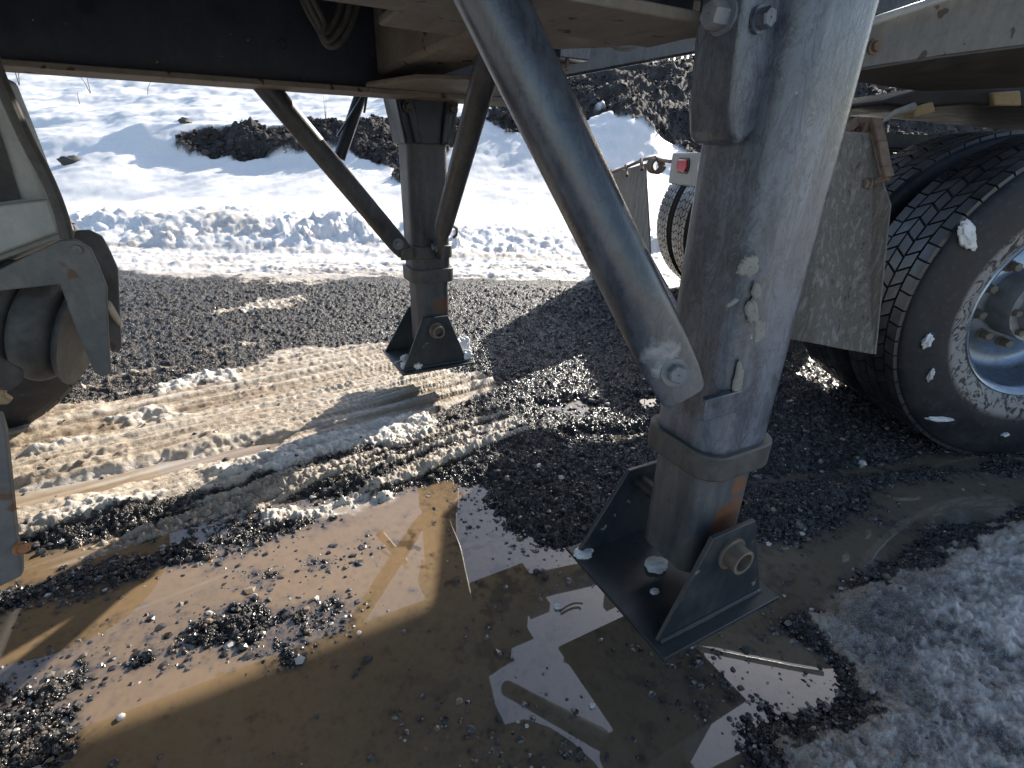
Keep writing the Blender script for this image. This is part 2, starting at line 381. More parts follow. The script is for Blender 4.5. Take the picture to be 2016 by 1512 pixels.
PUDDLE2 = G([(1470, 950), (1530, 930), (1700, 915), (1850, 895), (2100, 900), (2300, 900), (2300, 915), (1980, 912), (1820, 925), (1650, 945), (1560, 955)])
WETS = [G([(1090, 860), (1150, 848), (1280, 845), (1290, 862), (1220, 880), (1120, 888), (1095, 875)]),
        G([(1060, 800), (1140, 785), (1180, 800), (1150, 825), (1080, 820)]),
        G([(1250, 785), (1300, 775), (1300, 800), (1270, 805)])]
BARS = [G([(380, 1230), (470, 1195), (640, 1165), (700, 1180), (690, 1230), (590, 1260), (440, 1290), (340, 1275)]),
        G([(-300, 1260), (0, 1165), (150, 1125), (360, 1080), (380, 1100), (240, 1150), (60, 1190), (0, 1205), (-300, 1320)]),
        G([(370, 1080), (450, 1020), (600, 1005), (640, 1030), (560, 1060), (430, 1110)]),
        G([(80, 1350), (260, 1295), (430, 1240), (520, 1195), (540, 1210), (380, 1275), (200, 1340), (100, 1370)]),
        G([(-400, 1450), (0, 1345), (60, 1350), (100, 1400), (130, 1460), (60, 1530), (-400, 1700)]),
        G([(500, 1130), (620, 1110), (640, 1120), (520, 1145)]), G([(600, 1105), (700, 1080), (705, 1090), (620, 1118)])]
ICE_R = G([(1475, 1440), (1560, 1395), (1640, 1390), (1640, 1330), (1610, 1290), (1520, 1230), (1550, 1200), (1640, 1190), (1700, 1120), (1790, 1080), (1900, 1060), (2030, 1020), (2500, 960), (3200, 1200), (2600, 2100), (1500, 2100)])
TAN1 = G([(430, 625), (500, 603), (585, 592), (570, 612), (500, 622)])

def near_height(x, y):
    a = x*TD[0]+y*TD[1]; b = x*TN[0]+y*TN[1]
    wob = fbm(x, y, 5, 4, 3)*.05+fbm(x, y, 30, 3, 8)*.022+fbm(x, y, 90, 2, 4)*.008
    c1, id1 = cells(x, y, 125, 1); c2, id2 = cells(x, y, 58, 2)
    c3, id3 = cells(x, y, 33, 6); fr = 1+.5*sst(1.5, 3.5, np.hypot(x, y))
    grain = (1-np.clip(c1, 0, 1))*.008*(.3+id1)+((np.clip(.62-c2, 0, 1))*.013*(id2 > .70)+np.clip(.75-c3, 0, 1)*.012*(id3 > .75)+fbm(x, y, 70, 3, 12, .6)*.006)*fr
    h = .022+fbm(x, y, 1.1, 3, 21)*.010+fbm(x, y, 6, 3, 22)*.005
    track = np.sin(b*46+fbm(x, y, 3, 3, 31)*2.2)*.5+.5
    grain = grain*(1-.0)
    # puddles
    k = np.maximum(sdf(x, y, PUDDLE)+wob*.8, sdf(x, y, PUDDLE2)+wob*.5)
    h = h-sst(-.08, .05, k)*(.040+.009*fbm(x, y, 4, 3, 23))
    for p in WETS: h = h-sst(-.03, .03, sdf(x, y, p)+wob*.7)*.028
    low = sst(.0, .6, x-.85)*sst(0, .5, 2.2-y)*.5        # soaked ground around the small pools
    h = h-low*.013
    for p in BARS: h = h+sst(-.05, .045, sdf(x, y, p)+wob*1.3)*.021
    # slush band with tyre tracks
    ks = sdf(x, y, SLUSH)+wob*1.1
    ms = sst(-.012, .03, ks)
    d_ = x*_sy+y*_cy; rmsk = sst(3.6, 3.95, d_)
    h = h+grain*(1-ms)*(1-.85*rmsk)
    st = fbm(a*.9, b*24, 1.0, 5, 41); st2 = fbm(a*2.2, b*70, 1.0, 4, 47)
    st3 = fbm(a*2.5, b*150, 1.0, 3, 48)
    hs = .026+st*.014+st2*.011+st3*.004+fbm(x, y, 45, 4, 49, .65)*.0045
    hs = hs+np.abs(fbm(a*3, b*9, 1.0, 4, 52))*.008+sst(.6, .85, fbm(x, y, 11, 4, 54)*.5+.5)*.007
    h = h*(1-ms)+hs*ms
    mi = np.zeros_like(h)
    for i, p in enumerate([ICE_CAKE]+RIDGES):
        kk = sdf(x, y, p)+wob*.9; m = sst(-.008, .022, kk); mi = np.maximum(mi, m)
        h = h+m*((.009 if i else .014)+fbm(x, y, 24, 5, 60+i, .62)*.016)
    ch = sst(-.045, .03, sdf(x, y, CHANNEL)+wob*.5)
    h = h*(1-ch)+(-.005+st*.008+st2*.003)*ch
    # thin parallel ridges fading out of the slush into the puddle
    fade = sst(.45, .0, np.abs(ks+.16))*(a < 1.0+0*a)
    rr = np.clip(fbm(a*1.3, b*26, 1.0, 4, 44)-.02, 0, 1)*.032*fade*(1-ms)
    h = h+rr; msl = np.clip(np.maximum(ms*(1-ch*.0), sst(.003, .010, rr)*.8), 0, 1)
    # the icy grey snow at the right
    kr = sdf(x, y, ICE_R)+wob*.9
    mr = sst(-.01, .13, kr+fbm(x, y, 8, 4, 72)*.12); h = h+sst(-.03, .05, kr)*(.020+fbm(x, y, 7, 5, 70)*.009+fbm(x, y, 40, 4, 71)*.004+fbm(x, y, 16, 4, 73)*.005)
    return h, np.maximum(msl, mi), mi, mr, ch, c1, id1

# far profile: columns of (distance forward, picture row)
def zrow(row): return (756-row)/FPX
PROF = {
 -100: [(4.8, 0), (5.5, 425), (7.0, 402), (9.3, 318), (9.8, 312), (12, 300), (20, 190), (34, 110), (60, 60)],
 230:  [(4.8, 0), (5.5, 426), (7.0, 395), (9.0, 300), (9.7, 270), (12, 268), (20, 190), (34, 110), (60, 60)],
 320:  [(4.8, 0), (5.5, 420), (7.0, 395), (8.8, 325), (9.8, 246), (12, 256), (20, 185), (34, 112), (60, 60)],
 450:  [(4.8, 0), (5.5, 420), (7.0, 390), (8.7, 335), (9.9, 252), (12, 246), (18, 195), (34, 112), (60, 60)],
 700:  [(4.85, 0), (5.6, 432), (7.0, 395), (8.7, 332), (9.9, 240), (12, 236), (18, 190), (34, 112), (60, 60)],
 900:  [(4.95, 0), (5.7, 450), (7.0, 405), (8.6, 335), (9.9, 262), (12, 205), (18, 150), (34, 110), (60, 60)],
 1050: [(5.0, 0), (5.8, 452), (7.0, 405), (8.6, 340), (9.9, 268), (11.2, 200), (14, 135), (17, 126), (60, 122)],
 1220: [(5.1, 0), (5.9, 455), (7.2, 410), (8.6, 345), (9.9, 238), (11.0, 190), (13, 137), (16, 131), (60, 124)],
 1400: [(5.1, 0), (5.9, 458), (7.2, 415), (8.6, 345), (9.9, 290), (11.2, 215), (13.2, 132), (16, 128), (60, 124)],
 1800: [(5.1, 0), (5.9, 458), (7.2, 420), (8.6, 360), (9.9, 300), (11.2, 230), (13.2, 128), (16, 124), (60, 124)]}
_cols = sorted(PROF)
_dg = np.concatenate([np.linspace(4.7, 14, 140), np.linspace(14.3, 75, 60)])
def _z(col, d, row):
    # height of the point that the ray through (col,row) reaches at ground distance d ahead
    if row == 0: return .035
    r = ray(col, row); f = r[0]*_sy+r[1]*_cy; return CAM_H+r[2]*d/f
_tab = np.array([np.interp(_dg, [p[0] for p in PROF[c]], [_z(c, *p) for p in PROF[c]]) for c in _cols])
for i in range(3): _tab[:, 1:-1] = (_tab[:, :-2]+2*_tab[:, 1:-1]+_tab[:, 2:])/4
_ts = np.array([(lambda r: (r[0]*_r[0]+r[1]*_r[1])/(r[0]*_sy+r[1]*_cy))(ray(c, 400)) for c in _cols])
def far_base(x, y):
    s = x*_r[0]+y*_r[1]; d = x*_sy+y*_cy; t = np.clip(s/np.maximum(d, .1), _ts[0], _ts[-1])
    j = np.clip(np.searchsorted(_ts, t)-1, 0, len(_ts)-2); ft = (t-_ts[j])/(_ts[j+1]-_ts[j]); ft = ft*ft*(3-2*ft)
    dc = np.clip(d, _dg[0], _dg[-1]); i = np.clip(np.searchsorted(_dg, dc)-1, 0, len(_dg)-2); fd = (dc-_dg[i])/(_dg[i+1]-_dg[i])
    z0 = _tab[j, i]*(1-fd)+_tab[j, i+1]*fd; z1 = _tab[j+1, i]*(1-fd)+_tab[j+1, i+1]*fd
    return z0*(1-ft)+z1*ft, d, s
def W(pts):
    """outline on the hillside: (column, forward distance) to metres"""
    o = []
    for c, row, d in pts:
        r = ray(c, row); f = r[0]*_sy+r[1]*_cy; o.append((r[0]*d/f, r[1]*d/f))
    return o
SOIL_L = W([(345, 285, 9.25), (365, 262, 9.6), (420, 250, 9.85), (520, 238, 10.1), (640, 232, 10.5), (800, 236, 10.8), (930, 235, 10.9), (930, 290, 9.9), (880, 330, 9.2), (800, 385, 7.9), (775, 370, 8.1), (770, 335, 8.7), (700, 305, 9.1), (640, 300, 9.2), (590, 312, 9.0), (480, 330, 8.85), (450, 312, 9.0), (390, 300, 9.05)])
SOIL_R = W([(955, 235, 10.6), (960, 150, 12.0), (1060, 125, 14.5), (1400, 120, 15.5), (2200, 118, 16), (2500, 400, 8.3), (1500, 400, 8.4), (1420, 355, 8.8), (1330, 305, 9.55), (1250, 300, 9.9), (1215, 262, 10.1), (1200, 232, 10.45), (1160, 240, 10.4), (1120, 262, 10.1), (1010, 275, 9.9)])
PATCH = W([(1168, 205, 10.9), (1190, 198, 11.05), (1195, 206, 10.85), (1175, 210, 10.8)])
def road_mask(d): return sst(3.75, 4.1, d)*sst(5.2, 4.85, d)
def road_relief(x, y, d, s):
    return fbm(s*.55+d*.3, d*8, 1.0, 5, 160)*.024+fbm(s*2, d*26, 1.0, 4, 162)*.012+fbm(x, y, 30, 4, 161)*.010+np.clip(fbm(x, y, 9, 4, 163), 0, 1)*.03
def far_height(x, y):
    z, d, s = far_base(x, y)
    big = sst(5.0, 9.0, d)
    wob = fbm(x, y, 1.3, 4, 103)*.35+fbm(x, y, 7, 3, 108)*.09
    kl = sdf(x, y, SOIL_L)+wob*.55; kr = sdf(x, y, SOIL_R)+wob*.7
    soil = np.maximum(sst(-.05, .05, kl), sst(-.05, .05, kr)); soil = soil*(1-sst(-.02, .05, sdf(x, y, PATCH)))
    snow_b = fbm(x, y, .8, 4, 120)*.09*big*np.clip(d/10, 0, 2)+fbm(x*1.0, y*2.2, 2.2, 6, 122, .6)*.028*big+np.abs(fbm(x, y*1.5, .9, 5, 124, .5))*.06*big*sst(5.5, 7, d)
    bank = sst(4.85, 5.1, d+fbm(x, y, 1.5, 2, 121)*.25)*sst(6.2, 5.6, d+fbm(x, y, 1.2, 2, 123)*.3)
    wx, wy = x+fbm(x, y, 5, 3, 7)*.12, y+fbm(x, y, 5, 3, 9)*.12
    c, cid = cells(wx, wy, 6.5, 140); c2, cid2 = cells(wx, wy, 15, 141); c4, cid4 = cells(wx, wy, 34, 143)
    mod = sst(-.25, .35, fbm(x, y, 1.6, 3, 144))
    lump = (np.clip(.8-c, 0, 1))*.13*(cid > .5)*mod+(np.clip(.75-c2, 0, 1))*.06*cid2*(.35+mod)+(np.clip(.7-c4, 0, 1))*.022*cid4+np.abs(fbm(x, y, 5, 5, 142))*.10-.02
    foot = sst(4.7, 4.9, d)*sst(5.5, 5.15, d)
    h = z+snow_b+lump*(bank*.75+foot*.25)
    rd = road_mask(d)
    c3, id3 = cells(x, y, 14, 171)
    h = h+soil*(fbm(x, y, 2.0, 5, 170)*.22+(np.clip(.7-c3, 0, 1))*.07*(id3 > .6)+fbm(x, y, 25, 4, 175)*.035-.02)
    return h, soil, bank, rd, foot, d

def heights(x, y):
    """one terrain: yard near, rutted road strip and hillside beyond"""
    d = x*_sy+y*_cy
    out = {}
    hn, sl, mi, mr, ch, c1, id1 = near_height(x, y)
    far = d > 4.4
    sl_ = x*_r[0]+y*_r[1]
    z = hn.copy(); soil = np.zeros_like(z); bank = soil.copy(); rd = soil.copy(); foot = soil.copy()
    if far.any():
        hf, so_, ba, rdd, ft, _ = far_height(x[far], y[far])
        df = d[far]; b = sst(4.45, 4.85, df)
        z[far] = hn[far]*(1-b)+hf*b
        soil[far] = so_; bank[far] = ba; foot[far] = ft
    rd = road_mask(d); z = z+rd*(road_relief(x, y, d, sl_)+.016)
    t = fbm(x, y, 2.0, 4, 200)*.28+fbm(x, y, 12, 3, 201)*.12
    ts_ = sl_/np.maximum(d, .1)
    road = sst(3.84, 3.94, d+t*.9+.12*np.sin(ts_*9)-.12*sst(-.2, .4, ts_))       # snow begins on the road
    road = np.where(d > 4.6, 1.0, road)
    tan = sst(-.02, .02, sdf(x, y, TAN1)+fbm(x, y, 12, 3, 210)*.12)
    snow = np.clip(np.maximum(np.maximum(sl, road*(1-soil)), tan), 0, 1)*(1-np.where(d > 5, soil, 0))
    snow = np.maximum(snow, sst(.05, .35, mr))
    return dict(z=z, snow=snow, soil=soil, bank=bank, rd=rd, foot=foot, mi=mi, mr=mr, ch=ch, c1=c1, id1=id1, d=d, slush=sl, tan=tan)

def colours(x, y, H):
    """real surface colours: gravel, slush, snow, soil"""
    n = x.size; z = H['z']; d = H['d']
    lo = fbm(x, y, 1.6, 4, 300); mid = fbm(x, y, 9, 4, 301); hi = fbm(x, y, 60, 3, 302)
    gr = np.stack([.052+.014*mid, .050+.013*mid, .052+.012*mid], -1)*(1+.7*hi[:, None])
    browns = sst(0, .5, mid)[:, None]*sst(.6, -.2, x)[:, None]; gr = gr*(1-browns*.4)+np.array([.085, .062, .043])*browns*.4
    a = x*TD[0]+y*TD[1]; b = x*TN[0]+y*TN[1]; st = fbm(a*.9, b*24, 1.0, 5, 41)*-1.1+.6*fbm(a*1.5, b*40, 1.0, 4, 310)
    sn = np.ones((n, 3))*np.array([.84, .825, .805])*(1-.10*np.clip(fbm(x, y, 2.5, 5, 305), 0, 1)[:, None])
    dirty = np.clip(.50+.95*st+.35*mid+.5*fbm(a*1.2, b*90, 1.0, 3, 48), 0, 1)
    slushc = np.array([.58, .50, .40])*(1-dirty[:, None])+np.array([.30, .215, .135])*dirty[:, None]
    whiten = np.clip(sst(.034, .06, z)*.5+H['mi']*.5, 0, 1)[:, None]
    slushc = slushc*(1-whiten)+np.array([.74, .71, .66])*whiten
    near = sst(4.3, 3.6, d)[:, None]; sn = sn*(1-near)+slushc*near
    s_ = x*_r[0]+y*_r[1]
    rb = fbm(s_*.8, d*11, 1.0, 4, 320); dirt = np.clip(H['rd']*(.42+1.3*rb), 0, 1)[:, None]
    sn = sn*(1-dirt*.75)+np.array([.42, .33, .24])*dirt*.75
    bd = np.clip(H['bank']*(.05+1.3*fbm(x, y, 1.7, 4, 330)), 0, .8)[:, None]*sst(6.3, 5.3, d)[:, None]
    sn = sn*(1-bd)+np.array([.56, .47, .36])*bd
    mr = H['mr'][:, None]; grey = np.clip(.5+1.2*fbm(x, y, 6, 6, 340, .62)+.6*hi, 0, 1)[:, None]
    grey = grey*(.15+.85*sst(.0, .30, sdf(x, y, ICE_R)+.15*mid))[:, None]*(.35+.65*sst(1.0, .45, y+.25*lo))[:, None]; icec = np.array([.84, .765, .69])*grey+np.array([.085, .082, .08])*(1-grey); sn = sn*(1-mr)+icec*mr
    so_ = np.array([.034, .029, .027])*(1+.5*mid[:, None])*(1+.5*hi[:, None])
    so_ = so_+sst(.25, .5, fbm(x, y, 22, 2, 350))[:, None]*.05
    m = H['snow'][:, None]; soil = H['soil'][:, None]
    c = gr*(1-soil)+so_*soil; c = c*(1-m)+sn*m
    wet = sst(.040, .006, z)
    wz = sst(.5, 1.0, x)*sst(2.6, 2.0, y+.3*lo)
    rough = np.where(H['snow'] > .5, .50, (.58-.33*wet)*(1-.55*wz))
    rough = np.where(H['mr'] > .3, .24, rough); rough = np.where(H['soil'] > .4, .85, rough)
    return np.clip(c, .004, .9), rough

def mesh_np(name, V, Fq, cols=None, smooth=True, material=None):
    me = bpy.data.meshes.new(name)
    me.vertices.add(len(V)); me.vertices.foreach_set('co', V.astype(np.float32).ravel())
    k = Fq.shape[1]
    me.loops.add(Fq.size); me.loops.foreach_set('vertex_index', Fq.astype(np.int32).ravel())
    me.polygons.add(len(Fq)); me.polygons.foreach_set('loop_start', np.arange(0, Fq.size, k, dtype=np.int32))
    try: me.polygons.foreach_set('loop_total', np.full(len(Fq), k, dtype=np.int32))
    except Exception: pass
    me.polygons.foreach_set('use_smooth', np.full(len(Fq), smooth))
    me.update(calc_edges=True)
    if cols is not None:
        at = me.color_attributes.new('Col', 'FLOAT_COLOR', 'POINT'); at.data.foreach_set('color', cols.astype(np.float32).ravel())
    if material: me.materials.append(material)
    o = bpy.data.objects.new(name, me); COL.objects.link(o); return o
def sub(name, V, F, C, mask, material, smooth=True):
    f = F[mask]; used, inv = np.unique(f, return_inverse=True); f = inv.reshape(f.shape)
    return mesh_np(name, V[used], f, C[used], smooth, material)

def polar(az0, az1, na, r0, r1, nr, rgeo=True):
    a = np.radians(np.linspace(az0, az1, na)); r = np.geomspace(r0, r1, nr)
    A, Rr = np.meshgrid(a, r); x = (Rr*np.sin(A)).ravel(); y = (Rr*np.cos(A)).ravel()
    i = np.arange(na*nr).reshape(nr, na)
    F = np.stack([i[:-1, :-1], i[:-1, 1:], i[1:, 1:], i[1:, :-1]], -1).reshape(-1, 4)[:, ::-1]
    return x, y, F
# --- near yard
R_SPLIT = 4.55
x, y, F = polar(-42, 104, 1100, .30, R_SPLIT, 760)
Hh = heights(x, y); z = Hh['z']
C, rough = colours(x, y, Hh)
under = z < .0015
dep = np.clip(-z, 0, .1)
turb = 1-np.exp(-dep/.0095)
brown = np.array([.245, .165, .090])*(1+.15*fbm(x, y, 3, 3, 400)[:, None])
bl_ = sst(.18, .5, fbm(x, y, 26, 3, 410))*sst(-.1, .3, fbm(x, y, 2.3, 2, 412)); brown = brown*(1-.62*bl_[:, None])
water_shade = np.maximum(sst(.6, 1.3, x)*.8, sst(1.0, .6, y)*sst(-.3, .3, x)*.7)[:, None]; brown = brown*(1-water_shade)+np.array([.13, .112, .082])*water_shade  # shade put into the water colour: greyer and darker at right and in front
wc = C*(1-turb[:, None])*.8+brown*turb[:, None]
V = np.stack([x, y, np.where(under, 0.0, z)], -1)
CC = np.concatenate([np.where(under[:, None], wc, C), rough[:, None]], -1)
fw_ = under[F].all(1); fs_ = (Hh['snow'][F].mean(1) > .5) & ~fw_
tag(sub('puddle_water', V, F, CC, fw_, M['water']), kind='structure')
tag(sub('dirty_slush', V, F, CC, fs_, M['slush']), kind='structure')
tag(sub('gravel_ground', V, F, CC, ~fw_ & ~fs_, M['gravel']), kind='structure')
# --- road strip and hillside
x2, y2, F2 = polar(-34, 92, 820, R_SPLIT-.01, 90, 430)
H2 = heights(x2, y2); C2, r2 = colours(x2, y2, H2)
V2 = np.stack([x2, y2, H2['z']-.004], -1); CC2 = np.concatenate([C2, r2[:, None]], -1)
soilf = H2['soil'][F2].mean(1) > .5
gravf = (H2['snow'][F2].mean(1) < .5) & ~soilf
tag(sub('snow_hillside', V2, F2, CC2, ~soilf & ~gravf, M['snow']), kind='structure')
tag(sub('dark_soil_bank', V2, F2, CC2, soilf, M['gravel']), kind='structure')
tag(sub('gravel_road', V2, F2, CC2, gravf, M['gravel']), kind='structure')
# --- the rest of the yard, to the horizon
mb = MB(); mb.add([(-600, -600, -.12), (600, -600, -.12), (600, 600, -.12), (-600, 600, -.12)], [(0, 1, 2, 3)])
m, t, b = mat('snowy_yard'); vv = coords(t)
t.links.new(ramp(t, noise(t, vv, .8, 6), [(.35, (.16, .14, .12)), (.6, (.62, .61, .60))]), b.inputs['Base Color']); b.inputs['Roughness'].default_value = .8
tag(build('ground', mb, m), kind='structure')

# --- loose stones (nobody could count them)
def ico():
    p = (1+5**.5)/2
    v = np.array([(-1, p, 0), (1, p, 0), (-1, -p, 0), (1, -p, 0), (0, -1, p), (0, 1, p), (0, -1, -p), (0, 1, -p), (p, 0, -1), (p, 0, 1), (-p, 0, -1), (-p, 0, 1)])/math.hypot(1, p)
    f = np.array([(0, 11, 5), (0, 5, 1), (0, 1, 7), (0, 7, 10), (0, 10, 11), (1, 5, 9), (5, 11, 4), (11, 10, 2), (10, 7, 6), (7, 1, 8), (3, 9, 4), (3, 4, 2), (3, 2, 6), (3, 6, 8), (3, 8, 9), (4, 9, 5), (2, 4, 11), (6, 2, 10), (8, 6, 7), (9, 8, 1)])
    return v, f
def scatter(name, px, py, pz, size, cols, material, smooth=True, flat=.62):
    v, f = ico(); n = len(px); k = len(v)
    P = v[None]*(1+RNG.uniform(-.28, .28, (n, k, 1)))
    a = RNG.uniform(0, 6.283, n); sc = size[:, None, None]*RNG.uniform(.7, 1.3, (n, 1, 3)); sc[:, :, 2] *= flat
    P = P*sc; ca, sa = np.cos(a)[:, None], np.sin(a)[:, None]
    X = P[:, :, 0]*ca-P[:, :, 1]*sa+px[:, None]; Y = P[:, :, 0]*sa+P[:, :, 1]*ca+py[:, None]; Z = P[:, :, 2]+pz[:, None]
    V = np.stack([X, Y, Z], -1).reshape(-1, 3); Fx = (f[None]+(np.arange(n)*k)[:, None, None]).reshape(-1, 3)
    cc = np.repeat(np.concatenate([cols, np.ones((n, 1))], -1), k, 0)
    return mesh_np(name, V, Fx, cc, smooth, material)
N = 80000
rr = np.exp(RNG.uniform(np.log(.42), np.log(4.4), N)); aa = np.radians(RNG.uniform(-36, 100, N))
px, py = rr*np.sin(aa), rr*np.cos(aa); Hp = heights(px, py); hz = Hp['z']
bars = np.max([sst(-.10, .02, sdf(px, py, p)) for p in BARS], 0)
shore = np.exp(-((hz+.002)/.012)**2)
prob = (.8*shore*(hz > -.008)+.16*shore+.40*(hz > .004)+.9*bars*(hz < .01))*np.where(Hp['snow'] > .5, .05, 1)*np.where(hz < -.012, .04+.16*sst(.55, .2, px)*sst(.75, 1.0, py)+bars*.6, 1)
prob = prob*(1-.8*np.clip(Hp['mr'], 0, 1))
keep = RNG.uniform(0, 1, N) < prob*np.where(rr < 2.2, .95, .5); px, py, hz = px[keep], py[keep], hz[keep]; n = len(px)
size = RNG.gamma(1.5, .0016, n)+.0012; size = np.clip(size, .0014, .012)*np.clip(.55+.35*np.hypot(px, py), .7, 1.15)
base = RNG.choice(4, n, p=[.64, .23, .09, .04]); pal = np.array([(.040, .038, .040), (.095, .086, .076), (.16, .12, .085), (.36, .34, .32)])
tag(scatter('loose_gravel', px, py, np.maximum(hz, -.002)+size*.15, size, pal[base]*RNG.uniform(.5, 1.5, (n, 1)), M['pebble'], False), 'loose wet dark gravel stones strewn over the yard and round the puddle edges', 'gravel', kind='stuff')
N = 16000                                      # clods on the soil banks
sx_, sy_ = RNG.uniform(2, 14, N), RNG.uniform(4, 14, N); sx_[:6000] = RNG.uniform(-1, 6, 6000); sy_[:6000] = RNG.uniform(7.5, 11.5, 6000)
Hs = heights(sx_, sy_); kk = Hs['soil'] > .6; sx_, sy_, hz = sx_[kk], sy_[kk], Hs['z'][kk]; n = len(sx_)
size = np.clip(RNG.gamma(1.6, .010, n)+.006, .006, .085)
tag(scatter('soil_clods', sx_, sy_, hz+size*.1, size, np.array([.042, .036, .033])*RNG.uniform(.4, 1.7, (n, 1)), M['clod'], False, .8), 'dark clods and stones lying on the soil banks behind the road', 'clods', kind='stuff')

def zat(x, y): return float(heights(np.array([x]), np.array([y]))['z'][0])
def lump(name, loc, size, material, seed, flat=.7, sub_=3, amp=.25, freq=3):
    import bmesh
    from mathutils import noise as mn
    bm = bmesh.new(); bmesh.ops.create_icosphere(bm, subdivisions=sub_, radius=1)
    for v in bm.verts:
        k = 1+amp*mn.fractal(v.co*freq*.5+Vector((seed*7.1, 0, 0)), 1.0, 2.0, 4)*1.6
        v.co = Vector((v.co.x*size[0], v.co.y*size[1], v.co.z*size[2]*flat))*k
    me = bpy.data.meshes.new(name); bm.to_mesh(me); bm.free(); me.materials.append(material)
    me.polygons.foreach_set('use_smooth', [True]*len(me.polygons))
    o = bpy.data.objects.new(name, me); COL.objects.link(o); o.location = loc; return o

# single stones one can point at
for i, (c, r_, s_, lab, mm) in enumerate([
    (1098, 1196, .0085, 'pale round pebble standing alone in the puddle left of the near foot', 'quartz'),
    (1056, 1127, .0075, 'left pebble of the dark pair left of the near foot', 'rock'),
    (1074, 1136, .0085, 'right pebble of the dark pair left of the near foot', 'rock'),
    (725, 1298, .009, 'dark shiny stone alone in the shaded puddle below the long light reflection', 'rock'),
    (1166, 1390, .006, 'small pale pebble in the puddle inside the bent white reflection', 'quartz'),
    (700, 1328, .006, 'small dark pebble just below the shiny stone in the shaded puddle', 'rock'),
    (670, 1190, .010, 'dark stone at the right tip of the gravel bar in the puddle', 'rock'),
    (1468, 1280, .009, 'flat dark stone in the sky reflection below the near foot', 'rock'),
    (1195, 806, .012, 'small cream pebble on the gravel between the two landing legs', 'quartz'),
    (1588, 703, .014, 'white ice crumb on dark gravel beside the tractor tyres', 'quartz'),
    (238, 1413, .007, 'small pale stone in the sunlit brown water at lower left', 'quartz')]):
    p = at_z(c, r_); o = lump('pebble', (p[0], p[1], max(zat(p[0], p[1]), 0)+s_*.3), (s_, s_*.85, s_), M[mm], i, .75, 2, .2); tag(o, lab, 'pebble')
for c, r_, d, s_, lab in [(130, 290, 8.6, .13, 'dark rock half sunk in the snow slope at far left'), (365, 247, 10.0, .10, 'small dark rock on the crest of the snow mound'), (610, 232, 10.35, .14, 'brown clod on top of the left soil patch')]:
    r = ray(c, r_); f = r[0]*_sy+r[1]*_cy; X, Y = r[0]*d/f, r[1]*d/f
    tag(lump('rock', (X, Y, zat(X, Y)+s_*.2), (s_, s_, s_), M['rock'], c, .6, 3, .3), lab, 'rock')

# ---------------------------------------------------------------- the semi-trailer
ORG = (.66, 1.2, 0)
TR = empty('semi_trailer', ORG, 'dark blue skeletal semi-trailer chassis standing over the puddle with two landing legs', 'semi-trailer')
def tp(name, mb, m, parent=TR, **k):
    return build(name, mb, M[m], parent, org=ORG, **k)
RZ = 1.07                                     # underside of the frame rails
def i_rail(yc, x0, x1, side):
    wb = MB().box((x0, yc-.006, RZ+.014), (x1, yc+.006, RZ+.40)); r = tp('frame_rail', wb, 'navy')
    fl = MB().box((x0, yc-.075, RZ), (x1, yc+.075, RZ+.013)); tp('bottom_flange', fl, 'under', r, bevel=.002)
    ft = MB().box((x0, yc-.075, RZ+.401), (x1, yc+.075, RZ+.414)); tp('top_flange', ft, 'under', r, bevel=.002)
    return r
far_rail = i_rail(1.72, -4.5, 1.06, -1)
near_rail = i_rail(.63, -4.5, .60, 1)
# gooseneck: the far rail climbs towards the tractor
mb = MB(); mb.bar((1.03, 1.75, 1.20), (3.6, 1.75, 1.74), .10, .10); tp('gooseneck_beam', mb, 'brace', bevel=.01)
mb = MB(); mb.bar((1.03, 1.80, 1.29), (3.6, 1.80, 1.83), .012, .13); tp('gooseneck_web', mb, 'leg_near')
mb = MB(); mb.bar((.60, .63, 1.27), (3.4, .63, 1.95), .14, .20); tp('gooseneck_beam', mb, 'navy', bevel=.008)
# crossmembers between the rails
for cx_, wd, mm_ in ((.53, .16, 'under'), (-.55, .12, 'navy'), (-1.5, .12, 'navy')):
    mb = MB().box((cx_-wd/2, .645, RZ+.05), (cx_+wd/2, 1.705, RZ+.30)); o = tp('crossmember', mb, mm_, bevel=.012)
    if mm_ == 'under':
        for q in range(3):
            h = MB().lathe([(0, .001), (0, .012), (.002, .012), (.002, .001)], (cx_+.03, 1.02+.14*q, RZ+.0475), (0, 0, 1), 16); tp('drain_hole', h, 'black', o)
# flat gusset plate welded under the crossmember
mb = MB().prism([(.40, 1.60, 1.083), (.46, 1.38, 1.083), (.60, 1.30, 1.083), (.74, 1.32, 1.083), (.80, 1.42, 1.083), (.80, 1.645, 1.083), (.40, 1.645, 1.083)], (0, 0, .010)); tp('gusset_plate', mb, 'under', bevel=.002)
# bolster plate, rounded front
pl = [(.30, .72), (.30, 1.10), (.60, 1.12), (.69, 1.10), (.76, 1.03), (.81, .94), (.845, .84), (.85, .72)]
mb = MB().prism([(a, b, 1.128) for a, b in pl], (0, 0, .016)); bp = tp('bolster_plate', mb, 'under', bevel=.004)
mb = MB()
for i in range(len(pl)-1):
    if i == 0: continue
    a, b = pl[i], pl[i+1]; mb.prism([(a[0]*.985, a[1]*.985, 1.145), (b[0]*.985, b[1]*.985, 1.145), (b[0]*.985, b[1]*.985, 1.30), (a[0]*.985, a[1]*.985, 1.30)], (.006, .006, 0))
tp('skirt', mb, 'under', bp)
# deck plates above, leaving a gap over the far side of the near leg
mb = MB().box((-4.5, -.25, 1.487), (.62, 2.05, 1.51)); tp('deck_plate', mb, 'black')
mb = MB().box((.62, -.25, 1.56), (1.35, .86, 1.58)); tp('deck_plate', mb, 'black')
mb = MB().box((2.25, 2.37, 1.60), (7.5, 2.43, 2.62)); tp('added_shade_board', mb, 'web2', bevel=.01)  # unseen board, added to keep the sun off the foreground

